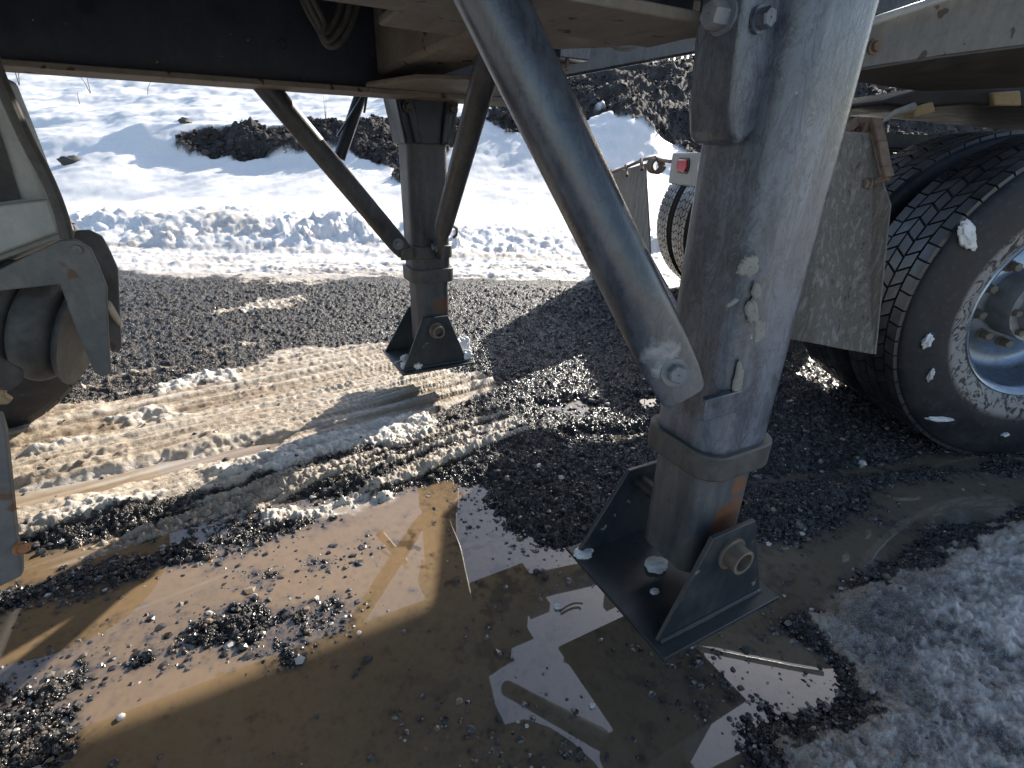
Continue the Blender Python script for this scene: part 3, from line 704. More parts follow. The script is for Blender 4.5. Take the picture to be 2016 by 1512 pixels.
def landing_leg(cx, cy, near):
    w_ = .145
    cx -= .007
    root = tp('landing_leg', MB().rtube(cx, cy, w_, w_, .455 if near else .49, 1.50, .036, 9, 24, True), 'leg_near' if near else 'far_steel', angle=60)
    zc = (.50, .455) if near else (.535, .485)
    tp('collar', MB().rtube(cx, cy, w_+.022, w_+.022, zc[1]-.008, zc[0]-.008, .042, 9, 1), 'collar', root, bevel=.003, angle=60)
    lw = .128
    tp('inner_leg', MB().rtube(cx, cy, lw, lw, .235, zc[1]-.008, .030, 9, 4), 'leg_low2' if near else 'far_low', root, angle=60)
    # foot: plate, two gussets, pin
    fx, fy, hs = cx-.014, cy+.018, .1475
    tp('foot_plate', MB().box((fx-hs, fy-hs, .147), (fx+hs, fy+hs, .156)), 'foot', root, bevel=.0015)
    yy = fy-lw/2-.046
    tp('gusset', MB().prism([(fx-hs*.92, yy, .156), (fx+hs*.86, yy, .156), (fx+.052, yy, .352), (fx-.050, yy, .352)], (0, -.009, 0)), 'foot', root, bevel=.0015)
    yy = fy+lw/2+.052
    tp('gusset', MB().prism([(fx-hs*.97, yy, .156), (fx+hs*.90, yy, .156), (fx+.060, yy, .335), (fx-.030, yy, .335)], (0, .009, 0)), 'foot', root, bevel=.0015)
    tp('weld_bead', MB().tube([(fx-hs*.90, fy-lw/2-.056, .158), (fx-.03, fy-lw/2-.057, .159), (fx+.05, fy-lw/2-.056, .158), (fx+hs*.85, fy-lw/2-.056, .158)], [.004, .005, .004, .005], 8), 'foot', root)
    py0 = fy-lw/2-.020-.026
    mb = MB().lathe([(0, .0235), (-.028, .0235), (-.028, .0175), (-.004, .0175), (-.004, .001)], (fx+.004, py0-.009, .300), (0, 1, 0), 32)
    mb.lathe([(.0, .031), (-.004, .031), (-.004, .022)], (fx+.004, py0-.009, .300), (0, 1, 0), 32)
    tp('pivot_pin', mb, 'pin', root)
    mb = MB().lathe([(0, .016), (.22, .016)], (fx+.004, py0+.01, .300), (0, 1, 0), 20); tp('pin_shaft', mb, 'black', root)
    # upper mounting bracket
    zt = 1.09; zb = .945
    if not near:
        mb = MB()
        mb.prism([(cx-w_/2-.004, cy-w_/2-.006, zb), (cx+w_/2+.004, cy-w_/2-.006, zb), (cx+w_/2+.032, cy-w_/2-.006, zt), (cx-w_/2-.032, cy-w_/2-.006, zt)], (0, -.008, 0))
        tp('mounting_bracket', mb, 'navy', root, bevel=.002)
        for sx in (-1, 1):
            mb = MB().prism([(cx+sx*(w_/2+.004), cy-w_/2-.006, zb), (cx+sx*(w_/2+.004), cy+w_/2-.012, zb), (cx+sx*(w_/2+.030), cy+w_/2-.012, zt), (cx+sx*(w_/2+.030), cy-w_/2-.006, zt)], (sx*.008, 0, 0))
            tp('bracket_cheek', mb, 'navy', root, bevel=.002)
            mb = MB().prism([(cx+sx*.045-.010, cy-w_/2-.014, zb), (cx+sx*.045+.010, cy-w_/2-.014, zb), (cx+sx*.07+.014, cy-w_/2-.014, zt), (cx+sx*.07-.014, cy-w_/2-.014, zt)], (0, -.018, 0))
            tp('bracket_rib', mb, 'navy', root, bevel=.005)
            tp('bolt', MB().hexbolt((cx+sx*.074, cy-w_/2-.033, 1.05), (0, -1, 0), .013, .012, .018), 'black', root)
    else:
        xl = cx-w_/2
        mb = MB().prism([(xl+.010, cy-.030, .955), (xl-.020, cy-.030, .935), (xl-.036, cy-.030, .945), (xl-.046, cy-.030, .98), (xl-.052, cy-.030, 1.06), (xl-.052, cy-.030, 1.32), (xl+.010, cy-.030, 1.32)], (0, .075, 0))
        tp('mounting_bracket', mb, 'leg_near', root, bevel=.008)
        tp('bolt', MB().hexbolt((xl-.030, cy-.031, 1.066), (0, -1, 0), .011, .013, .014), 'leg_near', root)
        tp('bolt', MB().hexbolt((xl-.052, cy+.0, 1.072), (-1, 0, 0), .015, .022, .020), 'bare', root)
    # brace clamp
    zc2 = .60
    if not near:
        tp('brace_clamp', MB().rtube(cx, cy, w_+.018, w_+.018, zc2-.035, zc2+.010, .042, 9, 1), 'collar', root, bevel=.003, angle=60)
        tp('clamp_lug', MB().box((cx-w_/2-.050, cy-w_/2-.006, zc2-.033), (cx-w_/2-.006, cy-w_/2+.008, zc2+.008)), 'collar', root, bevel=.002)
        tp('clamp_lug', MB().box((cx+.010, cy-w_/2-.045, zc2-.033), (cx+.022, cy-w_/2-.010, zc2+.008)), 'collar', root, bevel=.002)
    else:
        tp('clamp_lug', MB().box((cx-w_/2-.045, cy-w_/2-.004, zc2-.030), (cx-w_/2+.03, cy-w_/2+.008, zc2+.006)), 'leg_near', root, bevel=.002)
    return root
# local-space rust patches on the legs
_nl = (.682, .520); _fl = (.640, 1.870)
def loc(p): return tuple(np.array(p)-np.array(ORG))
M['leg_low2'] = metal_paint('near_inner_leg_steel_with_rust', (.038, .045, .056), (.17, .165, .155), .8, (.3, .55), (1, 1, .15), 60, bstr=.3,
    stains=((loc((_nl[0]+.004, _nl[1]-.064, .345)), .042, [(.22, .095, .045), (.12, .05, .03)]), (loc((_nl[0]+.016, _nl[1]-.064, .405)), .022, [(.22, .10, .05), (.14, .07, .04)])))
M['far_low'] = metal_paint('far_inner_leg_steel_with_rust', (.030, .036, .045), (.13, .125, .12), .7, (.35, .6), (1, 1, .15), 60, bstr=.3,
    stains=((loc((_fl[0]+.02, _fl[1]-.056, .385)), .040, [(.13, .065, .035), (.09, .045, .03)]),))
near_leg = landing_leg(*_nl, True); near_leg['label'] = 'near landing leg with pale blue-grey weathered paint'
far_leg = landing_leg(*_fl, False); far_leg['label'] = 'far landing leg, darker, seen between two braces'

def brace(p0, p1, rad, m, lo_flat=.10, end_n=(0, -1, 0), hi=0.0, label=None):
    """round tube with its lower end pressed flat and bolted"""
    p0 = Vector(p0); p1 = Vector(p1); d = (p1-p0).normalized(); nrm = Vector(end_n); nrm = (nrm-d*nrm.dot(d)).normalized(); sd = d.cross(nrm)
    vs = []; fs = []; n = 32; L = (p1-p0).length
    st = [(-.035, .12, .72), (-.03, .14, .86), (.0, .18, .98), (lo_flat*.35, .32, 1.02), (lo_flat*.8, .65, 1.03), (lo_flat*1.3, .94, 1.0), (lo_flat*1.6, 1, 1)]+[(lo_flat*1.6+(L-lo_flat*1.6)*k/6, 1, 1) for k in range(1, 7)]
    for s_, fl, wd in st:
        c = p0+d*s_
        for k in range(n):
            a = 2*math.pi*k/n; vs.append(c+nrm*(math.cos(a)*rad*fl)+sd*(math.sin(a)*rad*wd))
    for i in range(len(st)-1):
        for k in range(n): fs.append((i*n+k, i*n+(k+1) % n, (i+1)*n+(k+1) % n, (i+1)*n+k))
    fs += [tuple(range(n-1, -1, -1)), tuple(range((len(st)-1)*n, len(st)*n))]
    o = tp('brace_tube', MB().add(vs, fs), m, angle=50)
    if label: o['label'] = label
    tp('bolt', MB().hexbolt(p0+nrm*(rad*.20)+d*.010, nrm, .0125, .013, .019), 'bare', o)
    return o
nb0 = at_y(1329, 742, .447); nb1 = at_y(958, -20, .605)
nb1 = nb0+(nb1-nb0)*1.10
brace(nb0, nb1, .0362, 'brace', .09, (-.4, -.88, .15), label='large near brace tube crossing the picture diagonally')
fb0 = at_y(786, 484, 1.80); fb1 = at_y(515, 160, 1.78); brace(fb0, fb0+(fb1-fb0)*1.08, .033, 'far_steel', .11, (0, -1, 0), label='left brace of the far leg, slanting up to the far rail')
gb0 = at_y(862, 488, 1.765); gb1 = at_y(962, 120, 1.22); brace(gb0, gb0+(gb1-gb0)*1.1, .031, 'far_steel', .09, (-.9, -.3, .3), label='right brace of the far leg, slanting up towards the crossmember')
hb0 = np.array([.70, .605, .575]); hb1 = np.array([.69, 1.25, 1.14]); brace(hb0, hb1, .030, 'leg_near', .08, (1, 0, 0), label='slim second brace behind the near brace')
# small tube and strap behind the far rail
q0 = at_y(716, 170, 2.15); q1 = at_y(668, 312, 2.15); tp('brace_tube', MB().tube([q0, q1], .022, 16), 'navy')['label'] = 'thin outer strut behind the far rail'
q0 = at_y(722, 175, 2.10); q1 = at_y(664, 268, 2.10); tp('strap', MB().bar(q0, q1, .022, .006), 'navy')
q0 = at_y(724, 178, 2.12); q1 = at_y(717, 222, 2.12); tp('strap', MB().bar(q0, q1, .016, .005), 'navy')
q0 = at_y(552, 172, 1.80); q1 = at_y(561, 198, 1.80); tp('strap', MB().bar(q0, q1, .014, .006), 'navy')
tp('hook', MB().tube([at_y(893, 446, 1.93), at_y(899, 450, 1.93), at_y(899, 462, 1.93), at_y(892, 468, 1.93)], .006, 10), 'rusty')
# air tank, hoses, disc, junction box
c0 = at_y(560, -75, 1.25); c1 = at_y(760, -62, 1.25)
tank = tp('air_tank', MB().lathe([(0, .001), (.008, .05), (.03, .085), (.06, .095), (.28, .095), (.31, .085), (.332, .05), (.34, .001)], (.02, 1.22, 1.385), (1, .1, 0), 40), 'under')
def hose(px_, y_, r_, m='hose'):
    pts = [at_y(a, b, y_) for a, b in px_]; P = []
    for i in range(len(pts)-1):
        a, b = pts[i], pts[i+1]; pm = pts[max(i-1, 0)]; pn = pts[min(i+2, len(pts)-1)]
        for k in range(6):
            t_ = k/6; P.append(.5*((2*a)+(-pm+b)*t_+(2*pm-5*a+4*b-pn)*t_**2+(-pm+3*a-3*b+pn)*t_**3))
    P.append(pts[-1]); return tp('air_hose', MB().tube(P, r_, 10), m)
hose([(585, -30), (605, 20), (628, 60), (640, 85), (655, 92), (672, 80), (690, 50), (700, 20), (708, -10)], 1.52, .0075)
hose([(592, -30), (612, 15), (632, 52), (640, 62), (650, 55), (662, 35), (670, 10), (676, -20)], 1.50, .0075)
hose([(600, -30), (622, 10), (638, 45), (636, 70), (645, 80), (660, 70), (680, 40), (690, 5)], 1.48, .0065)
c = at_y(882, 12, 1.15); tp('reflector_disc', MB().lathe([(0, .001), (0, .030), (.006, .030), (.006, .001)], c, (-.35, -.9, .25), 28), 'dirty_alu')
for p in ((555, 88), (739, 107)): tp('bolt', MB().hexbolt(at_y(p[0], p[1], 1.714), (0, -1, 0), .012, .008, .016), 'navy')
a = at_y(1128, 98, 1.62); jb = tp('junction_box', MB().box((a[0]-.06, 1.60, a[2]-.028), (a[0]+.055, 1.69, a[2]+.035)), 'leg_near', bevel=.004)
tp('cable_gland', MB().tube([(a[0]-.02, 1.62, a[2]-.028), (a[0]-.02, 1.62, a[2]-.055), (a[0]-.06, 1.64, a[2]-.06)], .007, 10), 'rusty', jb)
hose([(1200, 82), (1215, 90), (1235, 92), (1255, 84), (1262, 74)], 1.55, .006, 'web2')
hose([(1195, 80), (1212, 95), (1240, 97), (1266, 82)], 1.57, .005, 'web2')
tp('crank_shaft', MB().tube([(.562, .53, 1.083), (.60, .53, 1.080)], .013, 16), 'under')
# dried mud splashed on the near leg
def mud(px_, r_, sx, sz, seed, rot=0):
    p = at_y(px_, r_, _nl[1]-.0725)
    import bmesh
    from mathutils import noise as mn
    V_, F_ = [], []; n1, n2 = 60, 9; V_.append((0, 0, 0))
    for j in range(1, n2+1):
        for k in range(n1):
            a_ = 2*math.pi*k/n1; e = 1+.42*mn.noise(Vector((math.cos(a_)*1.6, math.sin(a_)*1.6, seed*3.7)))+.20*mn.noise(Vector((math.cos(a_)*5, math.sin(a_)*5, seed)))+.10*mn.noise(Vector((math.cos(a_)*13, math.sin(a_)*13, seed)))
            rr_ = j/n2*e; hh = .0024*(1-(j/n2)**3)+.0010*mn.noise(Vector((math.cos(a_)*rr_*5, math.sin(a_)*rr_*5, seed*2.0)))*(1-(j/n2))
            u_, v_ = math.cos(a_)*rr_*sx, math.sin(a_)*rr_*sz; u2 = u_*math.cos(rot)-v_*math.sin(rot); v2 = u_*math.sin(rot)+v_*math.cos(rot)
            V_.append((u2, -max(hh, .0) if j < n2 else .002, v2))
    for k in range(n1): F_.append((0, 1+k, 1+(k+1) % n1))
    for j in range(n2-1):
        for k in range(n1): F_.append((1+j*n1+k, 1+(j+1)*n1+k, 1+(j+1)*n1+(k+1) % n1, 1+j*n1+(k+1) % n1))
    mb = MB().add([(p[0]+v[0], _nl[1]-.0728+v[1], p[2]+v[2]) for v in V_], F_)
    return tp('mud_splash', mb, 'mud', near_leg)
M['mud'] = metal_paint('dried_grey_mud', (.21, .205, .185), (.31, .30, .27), .9, (.8, .95), (1, 1, 1), 140, bstr=.9, spec=.2)
mud(1474, 524, .020, .016, 1, -.3); mud(1490, 575, .008, .014, 7, .3); mud(1482, 612, .010, .024, 8, .5); mud(1496, 650, .012, .022, 2, .2); mud(1454, 750, .009, .026, 4, .15); mud(1440, 597, .013, .004, 6, .3)

# running gear at the left edge: hanger, air spring, brackets, far wheel
Y0 = 1.2
def Q(px_, r_, yy=Y0): return at_y(px_, r_, yy)
sb = MB().prism([Q(-140, 100), Q(-5, 150), Q(40, 260), Q(92, 392), Q(95, 405), Q(-140, 430)], (0, .10, 0)); hg = tp('suspension_hanger', sb, 'cream', bevel=.006)
sb = MB().prism([Q(-140, 180, 1.195), Q(-12, 230, 1.195), Q(12, 300, 1.195), Q(40, 392, 1.195), Q(-140, 420, 1.195)], (0, .002, 0)); tp('hanger_recess_shade', sb, 'black', hg)  # flat black sheet laid on the hanger for the shade in its recess
sb = MB().prism([Q(-200, 470, 1.17), Q(0, 402, 1.17), Q(100, 390, 1.17), Q(122, 455, 1.17), Q(0, 500, 1.17), Q(-200, 570, 1.17)], (0, -.02, 0)); tp('hanger_shelf', sb, 'cream', hg, bevel=.004)
sb = MB().prism([Q(-200, 575, 1.17), Q(0, 500, 1.17), Q(122, 455, 1.17), Q(148, 452, 1.32), Q(0, 512, 1.32), Q(-200, 600, 1.32)], (0, 0, -.010)); tp('shelf_flange', sb, 'cream', hg, bevel=.002)
sb = MB().prism([Q(-200, 640, 1.10), Q(-60, 560, 1.10), Q(60, 500, 1.10), Q(118, 473, 1.10), Q(150, 472, 1.10), Q(178, 490, 1.10), Q(192, 520, 1.10), Q(210, 565, 1.10), Q(212, 640, 1.10), Q(218, 735, 1.10), Q(200, 742, 1.10), Q(186, 735, 1.10), Q(150, 650, 1.10), Q(118, 560, 1.10), Q(0, 573, 1.10), Q(-200, 660, 1.10)], (0, .010, 0)); sb1 = tp('spring_bracket', sb, 'susp', bevel=.002)
tp('bolt', MB().hexbolt(Q(152, 491, 1.099), (0, -1, 0), .008, .004), 'susp', sb1)
sb = MB().prism([Q(138, 462, 1.30), Q(150, 454, 1.30), Q(175, 453, 1.30), Q(200, 465, 1.30), Q(214, 490, 1.30), Q(232, 530, 1.30), Q(236, 620, 1.30), Q(239, 688, 1.30), Q(219, 692, 1.30), Q(205, 640, 1.30), Q(190, 560, 1.30)], (0, .010, 0)); tp('spring_bracket', sb, 'susp', bevel=.002)
tp('bracket_bolt', MB().tube([Q(212, 598, 1.11), Q(235, 636, 1.30)], .006, 12), 'cream', sb1)
# air spring: a lathe with three lobes
c = Vector(Q(-160, 590, 1.24)); e = Vector(Q(172, 655, 1.20)); ax = (e-c).normalized(); L = (e-c).length
prof = []
for i in range(121):
    t_ = i/120; k = abs(math.sin(math.pi*(t_-.627)/.262))**.4
    prof.append((t_*L, .070+.036*k if t_ < .97 else .07*(1-(t_-.97)/.03)+.02))
bl = tp('air_spring', MB().lathe([(0, .001)]+prof+[(L, .001)], c, ax, 48), 'bellows', angle=80)
tp('clamp_band', MB().tube([Q(-60, 700, 1.02), Q(0, 735, 1.04), Q(20, 745, 1.05)], .022, 16), 'bellows', bl)
sb = MB().prism([Q(-40, 745), Q(8, 750), Q(12, 768), Q(6, 780), Q(22, 790), Q(14, 797), Q(-40, 800)], (0, .02, 0)); tp('spring_clip', sb, 'amber', bl, bevel=.003)
hp = [(-30, 60), (-10, 130), (25, 215), (60, 290), (92, 350), (120, 420), (132, 470)]
hose(hp, 1.08, .009, 'hose')
# lower arm at the very edge
sb = MB().prism([Q(-120, 790, .80), Q(0, 818, .80), Q(10, 850, .80), Q(22, 960, .80), Q(32, 1060, .80), Q(42, 1105, .80), Q(42, 1135, .80), Q(-10, 1160, .80), Q(-120, 1180, .80)], (0, .014, 0)); arm = tp('mud_guard_plate', sb, 'susp', bevel=.002)
tp('bolt', MB().hexbolt(Q(33, 1080, .80), (1, -.3, 0), .007, .010, .009), 'orange', arm)

# ---------------------------------------------------------------- wheels
def tyre_profile(rad, wd, rim_r=.276):
    h = wd/2
    return [(-h*.62, rim_r-.012), (-h*.74, rim_r+.004), (-h*.86, rim_r+.035), (-h*.985, rim_r+.09), (-h, rim_r+.13), (-h*.985, rad-.055), (-h*.95, rad-.028), (-h*.90, rad-.017), (-h*.84, rad-.012),
            (-h*.4, rad-.009), (0, rad-.008), (h*.4, rad-.009), (h*.84, rad-.012), (h*.90, rad-.017), (h*.95, rad-.028), (h*.985, rad-.055), (h, rim_r+.13), (h*.985, rim_r+.09), (h*.86, rim_r+.035), (h*.74, rim_r+.004), (h*.62, rim_r-.012)]
def tread_blocks(rad, wd, c, n=66, rows=5, th=.011):
    """siped blocks laid in staggered rows round the tyre; axis = local y"""
    mb = MB(); h = wd/2*.86; rw = 2*h/rows; c = Vector(c)
    for j in range(rows):
        y0 = -h+j*rw+.0024; y1 = -h+(j+1)*rw-.0024; shoulder = j in (0, rows-1)
        nn = n
        for k in range(nn):
            a0 = 2*math.pi*(k+(.5 if j % 2 else 0))/nn; a1 = a0+2*math.pi/nn*(.93 if shoulder else .89)
            skew = .40*2*math.pi/nn*(1 if j % 2 else -1)*(0.3 if shoulder else 1)
            ri = rad-.014; ro = rad-.0005*(abs(j-(rows-1)/2))
            pts = []
            for r_, ins in ((ri, 0), (ro, .0012)):
                for a_, yy in ((a0+ins/r_, y0+ins), (a1-ins/r_, y0+ins), (a1+skew-ins/r_, y1-ins), (a0+skew+ins/r_, y1-ins)):
                    pts.append(c+Vector((math.cos(a_)*r_, yy, math.sin(a_)*r_)))
            mb.add(pts, [(4, 5, 6, 7), (0, 1, 5, 4), (1, 2, 6, 5), (2, 3, 7, 6), (3, 0, 4, 7)])
    return mb
def wheel(root, c, outer, rad=.517, wd=.265, detail=True, side=-1, name='wheel', sw='sidewall', blocks=66):
    """c = centre of the tyre in root space, axis = y; side -1 shows its face to -y"""
    wh = bpy.data.objects.new(name, None); wh.empty_display_size = .1; COL.objects.link(wh); wh.parent = root; wh.location = c
    build('tyre', MB().lathe(tyre_profile(rad, wd), (0, 0, 0), (0, 1, 0), 96), M[sw], wh, angle=70)
    build('tread', tread_blocks(rad, wd, (0, 0, 0), blocks), M['tread'], wh, smooth=False)
    if detail:
        f = side
        pr = [(f*.086, .262), (f*.100, .274), (f*.104, .282), (f*.100, .287), (f*.092, .284), (f*.082, .268), (f*.050, .258), (f*.0, .246), (f*-.03, .236), (f*-.042, .215), (f*-.044, .18), (f*-.032, .164), (f*-.03, .085), (f*-.03, .02)]
        build('rim', MB().lathe(pr, (0, 0, 0), (0, 1, 0), 96), M['rim'], wh, angle=50)
        hb = MB().lathe([(f*-.030, .112), (f*.05, .112), (f*.058, .112), (f*.058, .088), (f*.10, .082), (f*.12, .070), (f*.122, .001)], (0, 0, 0), (0, 1, 0), 48)
        hub = build('hub', hb, M['rimdark'], wh)
        nb = MB()
        for k in range(10):
            a_ = 2*math.pi*(k+.5)/10; p = Vector((math.cos(a_)*.142, f*-.032, math.sin(a_)*.142))
            o = build('wheel_nut', MB().hexbolt((0, 0, 0), (0, f, 0), .0155, .028, .019), M['pin'], wh); o.location = p
        for k in range(8):
            a_ = 2*math.pi*(k+.2)/8; p = Vector((math.cos(a_)*.098, f*.058, math.sin(a_)*.098))
            o = build('hub_nut', MB().hexbolt((0, 0, 0), (0, f, 0), .012, .016), M['pin'], wh); o.location = p
    else:
        build('rim', MB().lathe([(-.09, .285), (-.02, .26), (0, .2), (.01, .02)], (0, 0, 0), (0, 1, 0), 48), M['rimdark'], wh)
    return wh
# trailer wheel at the far side
p = np.array(Q(190, 600, 2.12)); wheel(TR, (p[0]-.50-ORG[0], 2.24-ORG[1], .50-.012), True, .50, .26, False, sw='sidewall_far', blocks=50)
tp('axle', MB().tube([(-.91, .2, .49), (-.91, 2.2, .49)], .062, 24), 'black')

# ---------------------------------------------------------------- the tractor
TA = math.radians(-25); U = np.array([math.cos(TA), math.sin(TA), 0]); Nn = np.array([-math.sin(TA), math.cos(TA), 0])
HUB = 1.776*U+1.405*Nn; HUB[2] = 0
TK = empty('truck_tractor', tuple(HUB), 'road tractor backed under the trailer, its muddy dual wheels at the right edge', 'truck', rz=TA)
WR = .517
wheel(TK, (0, .1325, WR-.004), True, WR, .265)
wheel(TK, (0, .4625, WR-.004), False, WR, .265, False)
wheel(TK, (0, 1.9775, WR-.004), False, WR, .265, False, sw='sidewall_far')
wheel(TK, (0, 2.3075, WR-.004), False, WR, .265, False, sw='sidewall_far')
for yy in (.1325, .4625, 1.9775, 2.3075): wheel(TK, (1.32, yy, WR-.004), False, WR, .265, False, sw='sidewall_far')
def kp(name, mb, m, parent=TK, **k): return build(name, mb, M[m], parent, **k)
for s_ in (.86, 1.58): kp('frame_rail', MB().box((-.25, s_-.035, .74), (4.5, s_+.035, .96)), 'black', bevel=.005)
for yy in (.30, 2.14): pass
for s_ in (.9, 1.5): kp('frame_end', MB().box((-.765, s_-.02, .855), (-.248, s_+.02, .93)), 'black')
kp('axle_housing', MB().tube([(0, .62, WR), (0, 1.0, WR+.02), (0, 1.22, WR+.04), (0, 1.44, WR+.02), (0, 1.84, WR)], [.07, .09, .20, .09, .07], 24), 'black')
# quarter fender support beam behind the tyre top
kp('cross_beam', MB().box((-.60, .62, .90), (-.50, 1.50, 1.02)), 'black', bevel=.006)
def local_on(px_, r_, a_):
    """point of the ray on the tractor plane x = a_, in tractor space"""
    r = ray(px_, r_); o3 = np.array([0, 0, CAM_H])-HUB; k = (a_-o3@U)/(r@U); q = o3+r*k; return np.array([a_, q@Nn, q[2]])
# rear crossmember with lamps
rb = kp('lamp_bar', MB().box((-.86, .80, .805), (-.76, local_on(1320, 325, -.86)[1], .945)), 'dirty_alu', bevel=.008)
def lamp(y_, z_, m, lab):
    l = MB(); ring = []
    for k in range(28):
        a_ = 2*math.pi*k/28; cx_ = .040 if math.cos(a_) > 0 else -.040; ring.append((-.864, y_+cx_+.026*math.cos(a_), z_+.026*math.sin(a_)))
    l.prism(ring, (-.010, 0, 0)); o = kp('tail_light', l, m, rb, bevel=.004)
    r2_ = [(-.862, y_+(q[1]-y_)*1.16, z_+(q[2]-z_)*1.3) for q in ring]; kp('grommet', MB().prism(r2_, (-.004, 0, 0)), 'black', rb)
    o['label'] = lab; return o
q = local_on(1342, 326, -.87); lamp(q[1]-.0, q[2], 'red', 'red oval tail light')
q = local_on(1379, 328, -.87); lamp(q[1]-.04, q[2], 'white_lens', 'white oval reversing light')
# coil spring hanger and far mud flap
s0 = local_on(1316, 322, -.82); s1 = local_on(1290, 326, -.82)
cp = []
for k in range(0, 90):
    t_ = k/89; a_ = t_*2*math.pi*4; cp.append((-.82+.035*math.cos(a_), s1[1]+.04-.10*t_, s1[2]+.035*math.sin(a_)))
sp = kp('flap_spring', MB().tube(cp, .009, 10), 'rusty')
kp('spring_rod', MB().tube([(-.82, s0[1]-.03, s0[2]+.01), (-.82, s1[1]-.05, s1[2]+.03)], .009, 10), 'rusty')
kp('spring_rod', MB().tube([local_on(1290, 310, -.82), local_on(1268, 314, -.82), local_on(1235, 328, -.88), local_on(1198, 342, -.94), local_on(1188, 380, -.94)], .009, 10), 'rusty')
def flap_mesh(corners, nx=14, nz=22, wav=.012, seed=1, th=.009):
    from mathutils import noise as mn
    tl, tr_, br, bl_ = [Vector(c) for c in corners]; nrm = ((tr_-tl).cross(bl_-tl)).normalized(); V_ = []; F_ = []
    for sgn in (0, 1):
        for j in range(nz+1):
            for i in range(nx+1):
                u_, v_ = i/nx, j/nz; p = tl*(1-u_)*(1-v_)+tr_*u_*(1-v_)+br*u_*v_+bl_*(1-u_)*v_
                p = p+nrm*(wav*mn.noise(Vector((u_*2.2, v_*1.2, seed)))*v_*2+sgn*th); V_.append(p)
    m_ = (nx+1)*(nz+1)
    for j in range(nz):
        for i in range(nx):
            a_ = j*(nx+1)+i; F_.append((a_, a_+1, a_+nx+2, a_+nx+1)); F_.append((m_+a_+nx+1, m_+a_+nx+2, m_+a_+1, m_+a_))
    bd = [i for i in range(nx+1)]+[j*(nx+1)+nx for j in range(1, nz+1)]+[nz*(nx+1)+i for i in range(nx-1, -1, -1)]+[j*(nx+1) for j in range(nz-1, 0, -1)]
    for k in range(len(bd)): a_, b_ = bd[k], bd[(k+1) % len(bd)]; F_.append((b_, a_, m_+a_, m_+b_))
    return MB().add(V_, F_)
ff = kp('mud_flap', flap_mesh([local_on(1190, 345, -.93), local_on(1270, 322, -.80), local_on(1281, 585, -.80), local_on(1157, 563, -.93)], seed=3, wav=.02), 'flap')
ff['label'] = 'far grey mud flap hanging from a coil spring rod'
for (a_, b_) in ((1262, 322), (1232, 334), (1203, 344)):
    kp('flap_clip', MB().tube([local_on(a_, b_-8, -.84-.0013*(1270-a_)), local_on(a_+2, b_+12, -.85-.0013*(1270-a_))], .010, 8), 'rusty', ff)
# near mud flap: swung and dished, with its bent bracket
def T(px_, r_, a_): return local_on(px_, r_, a_)
nf = kp('mud_flap', flap_mesh([T(1590, 255, -.80), T(1722, 262, -.60), T(1716, 697, -.60), T(1558, 668, -.80)], 22, 30, .02, 9), 'flap')
nf['label'] = 'near mud flap caked with grey mud beside the landing leg'
kp('mud_flap_edge', flap_mesh([T(1718, 300, -.605), T(1752, 402, -.585), T(1722, 697, -.60), T(1712, 697, -.605)], 6, 20, .004, 5, .008), 'flap', nf)
bk = MB(); A_ = [T(1655, 262, -.68), T(1690, 238, -.62), T(1722, 238, -.60), T(1733, 280, -.595), T(1742, 330, -.59), T(1748, 350, -.585)]
for i in range(len(A_)-1): bk.bar(A_[i], A_[i+1], .020, .030, (1, 0, 0))
bk.bar(T(1748, 350, -.585), T(1705, 368, -.61), .016, .022, (1, 0, 0)); bk.bar(T(1712, 240, -.61), T(1688, 290, -.63), .014, .022, (1, 0, 0)); bk.bar(T(1715, 262, -.61), T(1735, 345, -.60), .008, .010, (1, 0, 0))
fb = kp('flap_bracket', bk, 'rusty', bevel=.003)
for q in ((1692, 262), (1710, 362)): kp('bolt', MB().hexbolt(T(*q, -.615), (-1, 0, 0), .014, .012, .019), 'rusty', fb)
# fifth wheel and the coupling structure above the tyres
def onb(px_, r_, b_):
    r = ray(px_, r_); o3 = np.array([0, 0, CAM_H])-HUB; k = (b_-o3@Nn)/(r@Nn); q = o3+r*k; return Vector((q@U, b_, q[2]))
fwp = MB()
fwp.prism([onb(1737, 198, .85), onb(1760, 190, .85), onb(1822, 172, .85), onb(2120, 130, .85), onb(2400, 130, .85), onb(2400, 250, .85), onb(2050, 215, .85), onb(1905, 205, .85), onb(1800, 214, .85), onb(1742, 206, .85)], (0, .75, 0))
fifth = kp('fifth_wheel', fwp, 'shade', bevel=.01)
for q in (((1797, 212), (1838, 200), (1843, 220), (1800, 232)), ((1955, 182), (2010, 178), (2012, 208), (1958, 208))):
    kp('pivot_block', MB().prism([onb(*c, .83) for c in q], (0, .06, 0)), 'amber', fifth, bevel=.006)
kp('release_handle', MB().tube([onb(1738, 240, .84), onb(1762, 222, .84), onb(1798, 212, .84)], [.006, .012, .02], 12), 'dirty_alu', fifth)
kp('fifth_wheel_mount', MB().box((-.45, .80, .975), (.6, 1.64, 1.03)), 'black', fifth, bevel=.005)

